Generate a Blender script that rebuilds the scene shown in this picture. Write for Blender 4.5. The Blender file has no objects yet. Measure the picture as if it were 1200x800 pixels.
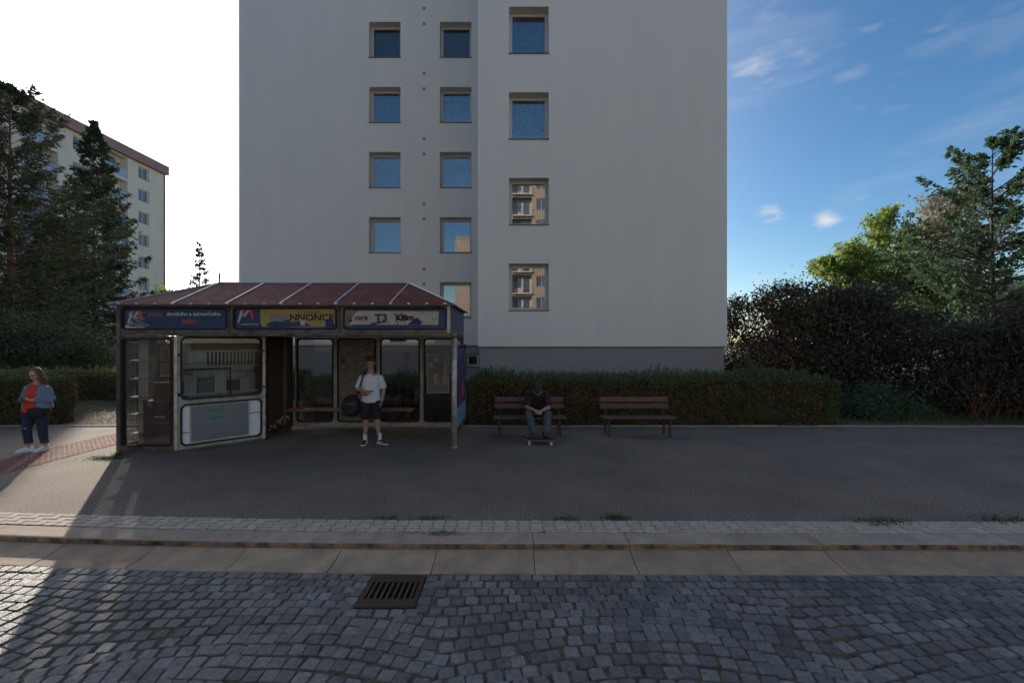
import bpy, math, random
import numpy as np
from mathutils import Vector, Matrix, Euler, noise as mnoise
R = math.radians
S = bpy.context.scene
COL = S.collection
random.seed(7)

# ------------------------------------------------------------------ camera, sky, sun, exposure
cam_d = bpy.data.cameras.new('camera'); cam = bpy.data.objects.new('camera', cam_d); COL.objects.link(cam)
cam.location = (0, 0, 2.2); cam.rotation_euler = (R(90), 0, 0)
cam_d.sensor_width = 36; cam_d.lens = 16.0; cam_d.clip_start = 0.05; cam_d.clip_end = 3000
S.camera = cam
SUN_AZ = R(-35.6); SUN_EL = R(17.0)
sunv = Vector((math.sin(SUN_AZ) * math.cos(SUN_EL), math.cos(SUN_AZ) * math.cos(SUN_EL), math.sin(SUN_EL)))
W = bpy.data.worlds.new('World'); S.world = W; W.use_nodes = True
wn, wl = W.node_tree.nodes, W.node_tree.links
wn.clear()
w_out = wn.new('ShaderNodeOutputWorld'); w_bg = wn.new('ShaderNodeBackground'); w_sky = wn.new('ShaderNodeTexSky')
w_sky.sky_type = 'NISHITA'; w_sky.sun_disc = False; w_sky.sun_elevation = SUN_EL; w_sky.sun_rotation = SUN_AZ
w_sky.air_density = 1.0; w_sky.dust_density = 0.25; w_sky.ozone_density = 2.6; w_sky.altitude = 300
w_bg.inputs['Strength'].default_value = 0.108
w_tc = wn.new('ShaderNodeTexCoord')
def wmath(op, a, b=None, clamp=False):
    n = wn.new('ShaderNodeMath'); n.operation = op; n.use_clamp = clamp
    for i, v in enumerate((a, b)):
        if v is None: continue
        if isinstance(v, (int, float)): n.inputs[i].default_value = v
        else: wl.new(v, n.inputs[i])
    return n.outputs[0]
def wdot(d):
    n = wn.new('ShaderNodeVectorMath'); n.operation = 'DOT_PRODUCT'
    wl.new(w_tc.outputs['Generated'], n.inputs[0]); n.inputs[1].default_value = tuple(Vector(d).normalized())
    return n.outputs['Value']
# thin bright aureole of a humid morning sky round the sun
dsun = wmath('MAXIMUM', wdot(sunv), 0.0)
aure = wmath('ADD', wmath('MULTIPLY', wmath('POWER', dsun, 5), 13.0), wmath('MULTIPLY', wmath('POWER', dsun, 40), 30.0))
w_au = wn.new('ShaderNodeMix'); w_au.data_type = 'RGBA'; w_au.blend_type = 'ADD'; w_au.inputs['Factor'].default_value = 1
w_aucol = wn.new('ShaderNodeVectorMath'); w_aucol.operation = 'SCALE'; w_aucol.inputs[0].default_value = (1.0, 0.96, 0.9)
wl.new(aure, w_aucol.inputs['Scale'])
w_hs = wn.new('ShaderNodeHueSaturation'); w_hs.inputs['Saturation'].default_value = 1.18; wl.new(w_sky.outputs[0], w_hs.inputs['Color']); wl.new(w_hs.outputs[0], w_au.inputs['A']); wl.new(w_aucol.outputs[0], w_au.inputs['B'])
# wispy clouds
w_map = wn.new('ShaderNodeMapping'); w_map.inputs['Scale'].default_value = (1.2, 1.2, 5.0); w_map.inputs['Rotation'].default_value = (0.25, 0.2, 0)
wl.new(w_tc.outputs['Generated'], w_map.inputs[0])
w_n = wn.new('ShaderNodeTexNoise'); w_n.inputs['Scale'].default_value = 2.6; w_n.inputs['Detail'].default_value = 9; w_n.inputs['Roughness'].default_value = 0.6
w_n.inputs['Distortion'].default_value = 0.7
wl.new(w_map.outputs[0], w_n.inputs['Vector'])
cir = wmath('MULTIPLY', wmath('SUBTRACT', w_n.outputs['Fac'], 0.50, True), 0.62, True)
puffs = None
for (px, py, k, st) in ((905, 247, 2600, 1.0), (968, 256, 4200, .95), (878, 88, 900, .45), (1010, 232, 3000, .30), (885, 325, 1500, .35), (1060, 60, 160, .22), (930, 20, 160, .25)):
    d = Vector((px - 600, 533, 400 - py))
    m = wmath('MULTIPLY', wmath('POWER', wmath('MAXIMUM', wdot(d), 0.0), k), st)
    puffs = m if puffs is None else wmath('ADD', puffs, m)
w_n2 = wn.new('ShaderNodeTexNoise'); w_n2.inputs['Scale'].default_value = 14; w_n2.inputs['Detail'].default_value = 8
w_map2 = wn.new('ShaderNodeMapping'); w_map2.inputs['Scale'].default_value = (1, 1, 3.2)
wl.new(w_tc.outputs['Generated'], w_map2.inputs[0]); wl.new(w_map2.outputs[0], w_n2.inputs['Vector'])
pf = wmath('MULTIPLY', wmath('MULTIPLY', wmath('SUBTRACT', wmath('ADD', wmath('MULTIPLY', puffs, .34), w_n2.outputs['Fac']), 0.64, True), 3.4, True), wmath('POWER', puffs, 0.9, True), True)
cl = wmath('MAXIMUM', cir, pf, True)
w_cm = wn.new('ShaderNodeMix'); w_cm.data_type = 'RGBA'
wl.new(cl, w_cm.inputs['Factor']); wl.new(w_au.outputs['Result'], w_cm.inputs['A']); w_cm.inputs['B'].default_value = (4.6, 4.6, 4.9, 1)
wl.new(w_cm.outputs['Result'], w_bg.inputs['Color']); wl.new(w_bg.outputs[0], w_out.inputs['Surface'])
sd = bpy.data.lights.new('sun', 'SUN'); sd.energy = 3.6; sd.angle = R(0.53); sd.color = (1.0, 0.90, 0.76)
sun = bpy.data.objects.new('sun', sd); COL.objects.link(sun); sun.rotation_euler = sunv.to_track_quat('Z', 'Y').to_euler(); sun.location = (-40, 60, 40)
S.view_settings.view_transform = 'Standard'; S.view_settings.look = 'None'; S.view_settings.gamma = 1; S.view_settings.exposure = 0.62
S.cycles.max_bounces = 8; S.cycles.transparent_max_bounces = 24

# ------------------------------------------------------------------ materials
def mat(name, col, rough=0.8, metal=0.0, var=0.0, vscale=8.0, col2=None, bump=0.0, bscale=40.0, spec=0.5, trans=0.0, objrand=0.0, tone=None, gcoord=False, detail=6, patch=0.0, pscale=1.0, pstretch=None):
    """noise-varied principled surface; trans = translucent share; tone = attribute driving value"""
    m = bpy.data.materials.new(name); m.use_nodes = True
    n, l = m.node_tree.nodes, m.node_tree.links
    p = n['Principled BSDF']; out = n['Material Output']
    p.inputs['Roughness'].default_value = rough; p.inputs['Metallic'].default_value = metal
    p.inputs['Specular IOR Level'].default_value = spec
    if gcoord:
        g = n.new('ShaderNodeNewGeometry'); co = g.outputs['Position']
    else:
        t = n.new('ShaderNodeTexCoord'); co = t.outputs['Object']
    c1 = tuple(col) + (1,); c2 = tuple(col2) + (1,) if col2 else tuple(c * (1 - var) for c in col) + (1,)
    cur = None
    if var or col2:
        t1 = n.new('ShaderNodeTexNoise'); t1.inputs['Scale'].default_value = vscale; t1.inputs['Detail'].default_value = detail; t1.inputs['Roughness'].default_value = .62
        l.new(co, t1.inputs['Vector'])
        r = n.new('ShaderNodeMapRange'); r.inputs['From Min'].default_value = .36; r.inputs['From Max'].default_value = .64
        l.new(t1.outputs['Fac'], r.inputs['Value'])
        mx = n.new('ShaderNodeMix'); mx.data_type = 'RGBA'; mx.inputs['A'].default_value = c1; mx.inputs['B'].default_value = c2
        l.new(r.outputs[0], mx.inputs['Factor']); cur = mx.outputs['Result']
    if patch:
        mp = n.new('ShaderNodeMapping'); mp.inputs['Scale'].default_value = pstretch or (1, 1, 1); l.new(co, mp.inputs[0])
        t3 = n.new('ShaderNodeTexNoise'); t3.inputs['Scale'].default_value = pscale; t3.inputs['Detail'].default_value = 7; t3.inputs['Roughness'].default_value = .6; l.new(mp.outputs[0], t3.inputs['Vector'])
        r3 = n.new('ShaderNodeMapRange'); r3.inputs['From Min'].default_value = .35; r3.inputs['From Max'].default_value = .65; r3.inputs['To Min'].default_value = 1 - patch; r3.inputs['To Max'].default_value = 1 + patch * .4
        l.new(t3.outputs['Fac'], r3.inputs['Value'])
        h3 = n.new('ShaderNodeHueSaturation'); l.new(r3.outputs[0], h3.inputs['Value'])
        if cur: l.new(cur, h3.inputs['Color'])
        else: h3.inputs['Color'].default_value = c1
        cur = h3.outputs['Color']
    if objrand or tone:
        hs = n.new('ShaderNodeHueSaturation')
        if cur: l.new(cur, hs.inputs['Color'])
        else: hs.inputs['Color'].default_value = c1
        rr = n.new('ShaderNodeMapRange')
        if tone:
            a = n.new('ShaderNodeAttribute'); a.attribute_name = 'tone'; l.new(a.outputs['Fac'], rr.inputs['Value'])
            k = tone
        else:
            oi = n.new('ShaderNodeObjectInfo'); l.new(oi.outputs['Random'], rr.inputs['Value']); k = objrand
        rr.inputs['To Min'].default_value = 1 - k; rr.inputs['To Max'].default_value = 1 + k
        l.new(rr.outputs[0], hs.inputs['Value'])
        if tone:
            r2 = n.new('ShaderNodeMapRange'); l.new(a.outputs['Fac'], r2.inputs['Value']); r2.inputs['To Min'].default_value = .485; r2.inputs['To Max'].default_value = .515
            l.new(r2.outputs[0], hs.inputs['Hue'])
        cur = hs.outputs['Color']
    if cur: l.new(cur, p.inputs['Base Color'])
    else: p.inputs['Base Color'].default_value = c1
    if bump:
        t2 = n.new('ShaderNodeTexNoise'); t2.inputs['Scale'].default_value = bscale; t2.inputs['Detail'].default_value = 5
        l.new(co, t2.inputs['Vector'])
        b = n.new('ShaderNodeBump'); b.inputs['Strength'].default_value = bump; b.inputs['Distance'].default_value = .02
        l.new(t2.outputs['Fac'], b.inputs['Height']); l.new(b.outputs[0], p.inputs['Normal'])
    if trans:
        tr = n.new('ShaderNodeBsdfTranslucent')
        if cur: l.new(cur, tr.inputs['Color'])
        else: tr.inputs['Color'].default_value = c1
        ms = n.new('ShaderNodeMixShader'); ms.inputs[0].default_value = trans
        l.new(p.outputs[0], ms.inputs[1]); l.new(tr.outputs[0], ms.inputs[2]); l.new(ms.outputs[0], out.inputs['Surface'])
    return m
def glass_mat(name, refl, tint, dirt=0.0, dcol=(.3, .3, .28), dscale=4):
    m = bpy.data.materials.new(name); m.use_nodes = True
    n, l = m.node_tree.nodes, m.node_tree.links
    n.remove(n['Principled BSDF']); out = n['Material Output']
    t = n.new('ShaderNodeBsdfTransparent'); t.inputs[0].default_value = tuple(tint) + (1,)
    g = n.new('ShaderNodeBsdfGlossy'); g.inputs['Roughness'].default_value = 0.0
    ms = n.new('ShaderNodeMixShader'); ms.inputs[0].default_value = refl
    l.new(t.outputs[0], ms.inputs[1]); l.new(g.outputs[0], ms.inputs[2]); last = ms
    if dirt:
        d = n.new('ShaderNodeBsdfDiffuse'); d.inputs[0].default_value = tuple(dcol) + (1,)
        tc = n.new('ShaderNodeTexCoord'); nz = n.new('ShaderNodeTexNoise'); nz.inputs['Scale'].default_value = dscale; nz.inputs['Detail'].default_value = 8
        l.new(tc.outputs['Object'], nz.inputs['Vector'])
        mr = n.new('ShaderNodeMapRange'); mr.inputs['From Min'].default_value = .35; mr.inputs['From Max'].default_value = .75; mr.inputs['To Max'].default_value = dirt
        mr.inputs['To Min'].default_value = dirt * .25
        l.new(nz.outputs['Fac'], mr.inputs['Value'])
        m2 = n.new('ShaderNodeMixShader'); l.new(mr.outputs[0], m2.inputs[0]); l.new(ms.outputs[0], m2.inputs[1]); l.new(d.outputs[0], m2.inputs[2]); last = m2
    l.new(last.outputs[0], out.inputs['Surface'])
    return m
M = {}
M['stucco'] = mat('stucco', (.84, .775, .69), .9, var=.05, vscale=45, bump=.5, bscale=70, patch=.035, pscale=1.0, pstretch=(1.3, 1.3, .22))
M['stucco_side'] = M['stucco']
M['plinth'] = mat('plinth_render', (.34, .31, .295), .9, var=.2, vscale=30, bump=.4, bscale=90)
M['cream'] = mat('cream_render', (.66, .60, .52), .9, var=.10, vscale=.5)
M['beige_panel'] = mat('beige_panel', (.46, .37, .28), .9, var=.12, vscale=.4)
M['maroon_render'] = mat('maroon_render', (.32, .19, .18), .9, var=.15, vscale=.5)
M['win_white'] = mat('window_white', (.62, .60, .55), .45)
M['win_cream'] = mat('window_cream', (.55, .47, .36), .5)
M['sill'] = mat('sill_brown', (.16, .10, .08), .5, var=.3)
M['vent'] = mat('vent_grey', (.30, .27, .24), .7)
M['pane'] = glass_mat('window_glass', .29, (.80, .84, .88))
M['pane_dim'] = glass_mat('window_glass_dim', .13, (.6, .62, .62))
M['joint'] = mat('dark_joint', (.030, .023, .016), .95)
M['poster_blue'] = mat('poster_pale_blue', (.20, .27, .38), .7, var=.3, vscale=5)
M['pane_far'] = mat('far_glass', (.10, .13, .18), .05, spec=1.0)
M['curtain'] = mat('curtain', (.20, .23, .30), .9, col2=(.07, .09, .14), vscale=7, trans=.3)
M['lace'] = mat('lace_curtain', (.42, .44, .48), .9, col2=(.07, .10, .16), vscale=14, trans=.3)
M['blind'] = mat('grey_blind', (.13, .14, .14), .8)
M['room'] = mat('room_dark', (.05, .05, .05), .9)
M['loggia'] = mat('loggia_blue', (.34, .42, .55), .7, var=.1)
M['asphalt'] = mat('asphalt', (.34, .245, .172), .85, col2=(.092, .068, .052), vscale=42, patch=.22, pscale=.9, bump=.5, bscale=160, gcoord=True)
M['sand'] = mat('joint_sand', (.17, .115, .07), .95, col2=(.045, .033, .022), vscale=9, bump=.6, bscale=80)
M['cobble'] = mat('granite_cobble', (.215, .20, .185), .56, col2=(.13, .12, .11), vscale=26, patch=.3, pscale=1.6, bump=.7, bscale=75, objrand=.34, gcoord=True, spec=.55)
M['cobble_t'] = mat('granite_cobble_field', (.215, .20, .185), .56, col2=(.13, .12, .11), vscale=26, patch=.3, pscale=1.6, bump=.7, bscale=75, tone=.34, gcoord=True, spec=.55)
M['paver'] = mat('concrete_paver', (.53, .425, .325), .85, var=.22, vscale=20, bump=.3, bscale=120, objrand=.10, gcoord=True)
M['kerb'] = mat('kerb_concrete', (.45, .33, .235), .85, col2=(.33, .245, .175), vscale=5, bump=.3, bscale=110, objrand=.08, gcoord=True)
M['gutter'] = mat('gutter_concrete', (.44, .30, .195), .8, col2=(.30, .21, .14), vscale=4, bump=.3, bscale=90, objrand=.08, gcoord=True)
M['stain'] = mat('kerb_rust_stain', (.060, .034, .020), .9, col2=(.33, .22, .14), vscale=7, gcoord=True)
M['red_tile'] = mat('tactile_red', (.30, .115, .085), .85, var=.3, vscale=12, tone=.2)
M['iron'] = mat('cast_iron', (.045, .035, .03), .6, metal=.6, col2=(.09, .055, .035), vscale=14, bump=.3)
M['black'] = mat('pit_black', (.008, .008, .008), .9)
M['soil'] = mat('soil', (.075, .052, .035), .95, col2=(.12, .085, .055), vscale=6, bump=.6, gcoord=True)
M['lawn'] = mat('lawn', (.10, .115, .035), .95, col2=(.19, .165, .07), vscale=1.1, bump=.6, bscale=30, gcoord=True)
M['grass'] = mat('grass_blade', (.085, .12, .035), .8, tone=.3, trans=.3)
M['dry_grass'] = mat('dry_grass_blade', (.26, .19, .09), .85, tone=.3, trans=.3)
M['alu'] = mat('aluminium', (.42, .40, .36), .5, metal=.4, col2=(.26, .22, .18), vscale=6, bump=.15)
M['galv'] = mat('galvanised_post', (.60, .56, .49), .45, metal=.35, col2=(.34, .29, .23), vscale=9, bump=.15)
M['frame'] = mat('shelter_frame', (.19, .16, .14), .5, metal=.5, col2=(.07, .052, .045), vscale=4)
M['rubber'] = mat('black_rubber', (.012, .009, .009), .7)
M['roofsheet'] = mat('bronze_roof_sheet', (.46, .17, .13), .65, col2=(.28, .11, .085), vscale=5, trans=.55, spec=.25, bump=.2, bscale=90)
M['rib'] = mat('roof_rib', (.62, .62, .62), .4, metal=.5)
M['blue'] = mat('sign_blue', (.022, .050, .125), .5, col2=(.014, .034, .085), vscale=4)
M['red'] = mat('sign_red', (.52, .075, .045), .6)
M['silver'] = mat('sign_silver', (.50, .52, .56), .6, var=.25, vscale=14)
M['yellow'] = mat('poster_yellow', (.40, .30, .11), .8, var=.18, vscale=9)
M['cream_paper'] = mat('poster_cream', (.50, .47, .38), .8, var=.2, vscale=12)
M['ink'] = mat('ink', (.035, .012, .02), .8)
M['navy'] = mat('ink_navy', (.04, .035, .12), .8)
M['grime'] = mat('grime', (.10, .09, .08), .9, var=.3)
M['wire'] = mat('mesh_wire', (.05, .045, .04), .5, metal=.6)
M['clear'] = glass_mat('kiosk_glass', .06, (.93, .93, .92), .06, (.30, .30, .28))
M['tint'] = glass_mat('shelter_glass', .05, (.80, .80, .79), .07, (.30, .30, .30), 3)
M['sidetint'] = glass_mat('kiosk_side_glass', .06, (.52, .52, .52), .08, (.4, .4, .4), 3)
M['darktint'] = glass_mat('shelter_glass_dark', .05, (.72, .70, .68), .07, (.2, .18, .18), 3)
M['plate'] = mat('shelter_plate', (.14, .115, .095), .7, col2=(.24, .19, .15), vscale=7)
M['torn'] = mat('torn_paper', (.34, .31, .26), .9, var=.5, vscale=22)
M['grille'] = mat('brown_grille', (.12, .075, .055), .7, metal=.1, col2=(.07, .045, .035), vscale=6)
M['maroon'] = mat('maroon_board', (.13, .03, .045), .6, var=.25, vscale=3)
M['brownbox'] = mat('brown_carton', (.22, .115, .06), .85, var=.3, vscale=4)
M['whiteshelf'] = mat('white_shelf', (.82, .82, .82), .6, var=.12, vscale=4)
M['paperw'] = mat('paper_white', (.62, .62, .60), .85, var=.12, vscale=14)
M['board'] = mat('brushed_board', (.20, .205, .21), .42, metal=.35, var=.15, vscale=3)
M['spray_green'] = mat('spray_green', (.03, .33, .24), .8)
M['spray_white'] = mat('spray_white', (.42, .42, .42), .8)
M['wood'] = mat('bench_wood', (.15, .058, .046), .6, col2=(.10, .048, .04), vscale=12, bump=.3, objrand=.12)
M['plank'] = mat('shelter_plank', (.26, .15, .10), .7, col2=(.17, .09, .06), vscale=10, bump=.2)
M['steel'] = mat('bench_steel', (.055, .04, .036), .6, metal=.4, col2=(.09, .05, .035), vscale=20)
M['skin'] = mat('skin', (.42, .235, .165), .55)
M['skin_w'] = mat('skin_light', (.50, .30, .22), .55)
M['hair_br'] = mat('hair_brown', (.075, .034, .02), .6, var=.5, vscale=40)
M['hair_red'] = mat('hair_auburn', (.19, .075, .035), .5, var=.5, vscale=40, trans=.15)
M['hair_dk'] = mat('hair_dark', (.045, .022, .016), .65, var=.5, vscale=40)
M['tee_w'] = mat('white_cotton', (.68, .68, .70), .9, var=.08, vscale=7, bump=.25, bscale=14)
M['tee_b'] = mat('black_cotton', (.028, .018, .020), .9, bump=.25, bscale=14)
M['short'] = mat('black_shorts', (.016, .013, .014), .9, bump=.25, bscale=14)
M['jean'] = mat('blue_jeans', (.055, .070, .078), .9, col2=(.095, .112, .115), vscale=9, bump=.2, bscale=16)
M['jean_n'] = mat('navy_jeans', (.016, .025, .055), .9, col2=(.03, .042, .085), vscale=9, bump=.2, bscale=16)
M['denim'] = mat('denim_jacket', (.19, .26, .35), .9, col2=(.12, .17, .26), vscale=12, bump=.25, bscale=18)
M['tee_r'] = mat('red_shirt', (.62, .05, .03), .85, bump=.2, bscale=14)
M['shoe_w'] = mat('white_shoe', (.70, .70, .72), .6)
M['shoe_k'] = mat('black_shoe', (.022, .02, .024), .6)
M['bag'] = mat('black_bag', (.014, .011, .012), .75, bump=.25, bscale=25)
M['deck'] = mat('board_maple', (.34, .22, .13), .5, var=.25, vscale=6)
M['grip'] = mat('grip_tape', (.04, .038, .04), .95)
M['wheel'] = mat('wheel_white', (.62, .56, .48), .5)
M['metal'] = mat('bright_metal', (.5, .5, .5), .35, metal=.9)
M['eye'] = mat('eye_dark', (.02, .015, .012), .3)
M['lip'] = mat('lip', (.35, .12, .10), .5)
M['phone'] = mat('phone_red', (.55, .03, .025), .4)
M['phone_k'] = mat('phone_black', (.015, .015, .017), .3)
M['bark'] = mat('bark', (.085, .058, .042), .95, col2=(.05, .036, .028), vscale=9, bump=.8, bscale=22)
M['bark_red'] = mat('bark_reddish', (.20, .085, .055), .95, col2=(.11, .055, .04), vscale=9, bump=.8, bscale=22)
M['spruce'] = mat('spruce_needles', (.055, .080, .045), .75, tone=.35, trans=.22, spec=.2)
M['pine'] = mat('pine_needles', (.07, .09, .05), .75, tone=.35, trans=.22, spec=.2)
M['hedge'] = mat('privet_leaves', (.12, .15, .055), .6, col2=(.17, .125, .050), vscale=2.2, tone=.45, trans=.28, gcoord=True, spec=.2)
M['hedge_dry'] = mat('privet_dry_leaves', (.24, .13, .06), .7, tone=.4, trans=.25)
M['hedge_top'] = mat('privet_new_leaves', (.12, .18, .07), .6, tone=.4, trans=.3, spec=.2)
M['lilac'] = mat('lilac_leaves', (.135, .108, .060), .65, col2=(.17, .090, .060), vscale=.8, tone=.4, trans=.25, gcoord=True, spec=.2)
M['beech'] = mat('dark_leaves', (.085, .074, .055), .55, tone=.35, trans=.2, spec=.2)
M['ash'] = mat('ash_leaves', (.10, .15, .08), .55, tone=.35, trans=.38, spec=.2)
M['acacia'] = mat('yellow_green_leaves', (.27, .34, .09), .6, tone=.3, trans=.6, spec=.2)
M['green'] = mat('green_leaves', (.15, .21, .05), .6, tone=.3, trans=.55, spec=.2)
M['pinkish'] = mat('seeding_leaves', (.31, .25, .17), .7, tone=.3, trans=.4, spec=.2)
M['deadleaf'] = mat('fallen_leaf', (.22, .12, .045), .9, tone=.4)
M['twig'] = mat('twig', (.075, .042, .030), .9)

# ------------------------------------------------------------------ object helpers
def link(o, parent=None, kind=None, label=None, cat=None, group=None):
    COL.objects.link(o)
    if parent is not None: o.parent = parent
    if kind: o['kind'] = kind
    if label: o['label'] = label
    if cat: o['category'] = cat
    if group: o['group'] = group
    return o
def thing(name, label, cat, loc=(0, 0, 0), rz=0.0, group=None):
    o = bpy.data.objects.new(name, None); o.location = loc; o.rotation_euler = (0, 0, rz); o.empty_display_size = .2
    return link(o, None, None, label, cat, group)
class MB:
    def __init__(s): s.v = []; s.f = []
    def add(s, vs, fs):
        b = len(s.v); s.v += [tuple(v) for v in vs]; s.f += [tuple(b + i for i in f) for f in fs]; return s
    def box(s, c, d, rz=0.0, mtx=None):
        x, y, z = d[0] / 2, d[1] / 2, d[2] / 2
        vs = [Vector((i * x, j * y, k * z)) for i in (-1, 1) for j in (-1, 1) for k in (-1, 1)]
        m = mtx if mtx is not None else Matrix.Rotation(rz, 3, 'Z')
        vs = [m @ v + Vector(c) for v in vs]
        return s.add(vs, [(0, 1, 3, 2), (4, 6, 7, 5), (0, 4, 5, 1), (2, 3, 7, 6), (0, 2, 6, 4), (1, 5, 7, 3)])
    def bb(s, x0, x1, y0, y1, z0, z1):
        return s.box(((x0 + x1) / 2, (y0 + y1) / 2, (z0 + z1) / 2), (abs(x1 - x0), abs(y1 - y0), abs(z1 - z0)))
    def tube(s, pts, rad, n=8, cap=True):
        pts = [Vector(p) for p in pts]
        rad = rad if isinstance(rad, (list, tuple)) else [rad] * len(pts)
        vs = []; up = None
        for i, p in enumerate(pts):
            d = (pts[min(i + 1, len(pts) - 1)] - pts[max(i - 1, 0)]).normalized()
            if up is None: up = Vector((0, 0, 1)) if abs(d.z) < .9 else Vector((1, 0, 0))
            a = d.cross(up).normalized(); b = a.cross(d).normalized(); up = b
            for k in range(n):
                t = 2 * math.pi * k / n; vs.append(p + (a * math.cos(t) + b * math.sin(t)) * rad[i])
        fs = [(i * n + k, i * n + (k + 1) % n, (i + 1) * n + (k + 1) % n, (i + 1) * n + k) for i in range(len(pts) - 1) for k in range(n)]
        if cap: fs += [tuple(range(n))[::-1], tuple((len(pts) - 1) * n + k for k in range(n))]
        return s.add(vs, fs)
    def prism(s, pts, z0, z1):
        n = len(pts)
        vs = [(p[0], p[1], z0) for p in pts] + [(p[0], p[1], z1) for p in pts]
        return s.add(vs, [tuple(range(n))[::-1], tuple(range(n, 2 * n))] + [(i, (i + 1) % n, n + (i + 1) % n, n + i) for i in range(n)])
    def plate(s, pts, y0, y1):
        """outline in x,z extruded along y (y0 is the front)"""
        n = len(pts)
        vs = [(p[0], y0, p[1]) for p in pts] + [(p[0], y1, p[1]) for p in pts]
        return s.add(vs, [tuple(range(n)), tuple(range(n, 2 * n))[::-1]] + [((i + 1) % n, i, n + i, n + (i + 1) % n) for i in range(n)])
    def ring(s, outer, inner, y0, y1):
        n = len(outer)
        vs = [(p[0], y0, p[1]) for p in outer] + [(p[0], y0, p[1]) for p in inner] + [(p[0], y1, p[1]) for p in outer] + [(p[0], y1, p[1]) for p in inner]
        fs = []
        for i in range(n):
            j = (i + 1) % n
            fs += [(i, j, n + j, n + i), (2 * n + j, 2 * n + i, 3 * n + i, 3 * n + j), (j, i, 2 * n + i, 2 * n + j), (n + i, n + j, 3 * n + j, 3 * n + i)]
        return s.add(vs, fs)
    def lathe(s, prof, c, n=16):
        vs = [(c[0] + r * math.cos(2 * math.pi * k / n), c[1] + r * math.sin(2 * math.pi * k / n), c[2] + z) for r, z in prof for k in range(n)]
        m = len(prof)
        fs = [(i * n + k, i * n + (k + 1) % n, (i + 1) * n + (k + 1) % n, (i + 1) * n + k) for i in range(m - 1) for k in range(n)]
        fs += [tuple(range(n))[::-1], tuple((m - 1) * n + k for k in range(n))]
        return s.add(vs, fs)
    def mesh(s, name, m, smooth=False):
        me = bpy.data.meshes.new(name); me.from_pydata(s.v, [], s.f)
        if m is not None: me.materials.append(m)
        if smooth: me.shade_smooth()
        me.update(); return me
    def build(s, name, m, parent=None, loc=(0, 0, 0), rz=0.0, kind=None, label=None, cat=None, group=None, smooth=False, bevel=0, rot=None):
        o = bpy.data.objects.new(name, s.mesh(name, M[m] if isinstance(m, str) else m, smooth))
        o.location = loc; o.rotation_euler = rot if rot else (0, 0, rz)
        link(o, parent, kind, label, cat, group)
        if bevel:
            b = o.modifiers.new('bevel', 'BEVEL'); b.width = bevel; b.segments = 2; b.limit_method = 'ANGLE'; b.angle_limit = R(40)
        return o
def inst(me, name, parent=None, loc=(0, 0, 0), rz=0.0, **k):
    o = bpy.data.objects.new(name, me); o.location = loc; o.rotation_euler = (0, 0, rz); return link(o, parent, **k)
def rr(x0, x1, z0, z1, r, n=4):
    pts = []
    for cx, cz, a0 in ((x1 - r, z1 - r, 0), (x0 + r, z1 - r, 90), (x0 + r, z0 + r, 180), (x1 - r, z0 + r, 270)):
        for k in range(n + 1):
            a = R(a0 + 90 * k / n); pts.append((cx + r * math.cos(a), cz + r * math.sin(a)))
    return pts
def text(body, size, m, parent, loc, rot=(R(90), 0, 0), bold=0.0, name='lettering', align='CENTER', xs=1.0, label=None, depth=.0012):
    cu = bpy.data.curves.new('t', 'FONT'); cu.body = body; cu.size = size; cu.align_x = align; cu.align_y = 'CENTER'
    cu.offset = bold; cu.extrude = depth; cu.resolution_u = 3
    t = bpy.data.objects.new('t', cu); COL.objects.link(t)
    me = bpy.data.meshes.new_from_object(t.evaluated_get(bpy.context.evaluated_depsgraph_get()))
    bpy.data.objects.remove(t); me.materials.clear(); me.materials.append(M[m])
    o = bpy.data.objects.new(name, me); o.location = loc; o.rotation_euler = rot; o.scale = (xs, 1, 1)
    return link(o, parent, label=label)
def quads(name, V, m, parent=None, tone=None, **k):
    """V (n,4,3) array of quads -> one mesh with a per-face tone"""
    V = np.asarray(V, dtype=np.float32); n = len(V)
    me = bpy.data.meshes.new(name)
    me.vertices.add(n * 4); me.vertices.foreach_set('co', V.reshape(-1))
    me.loops.add(n * 4); me.loops.foreach_set('vertex_index', np.arange(n * 4, dtype=np.int32))
    me.polygons.add(n); me.polygons.foreach_set('loop_start', np.arange(0, n * 4, 4, dtype=np.int32))
    me.update()
    at = me.attributes.new('tone', 'FLOAT', 'FACE')
    at.data.foreach_set('value', (rng.random(n) if tone is None else tone).astype(np.float32))
    me.materials.append(M[m] if isinstance(m, str) else m)
    o = bpy.data.objects.new(name, me); return link(o, parent, **k)
rng = np.random.default_rng(3)
def unit(a): return a / (np.linalg.norm(a, axis=-1, keepdims=True) + 1e-9)
def leaves(P, size, aspect=1.7, droop=0.0, jitter=.35):
    """rhombic leaves at points P with random directions"""
    n = len(P)
    d = unit(rng.normal(size=(n, 3)) + np.array([0, 0, -droop]))
    s = unit(np.cross(d, rng.normal(size=(n, 3))))
    L = size * (1 + jitter * rng.normal(size=(n, 1))).clip(.4, 1.9)
    w = L / aspect / 2
    return np.stack([P, P + d * L * .45 + s * w, P + d * L, P + d * L * .45 - s * w], axis=1)

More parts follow.
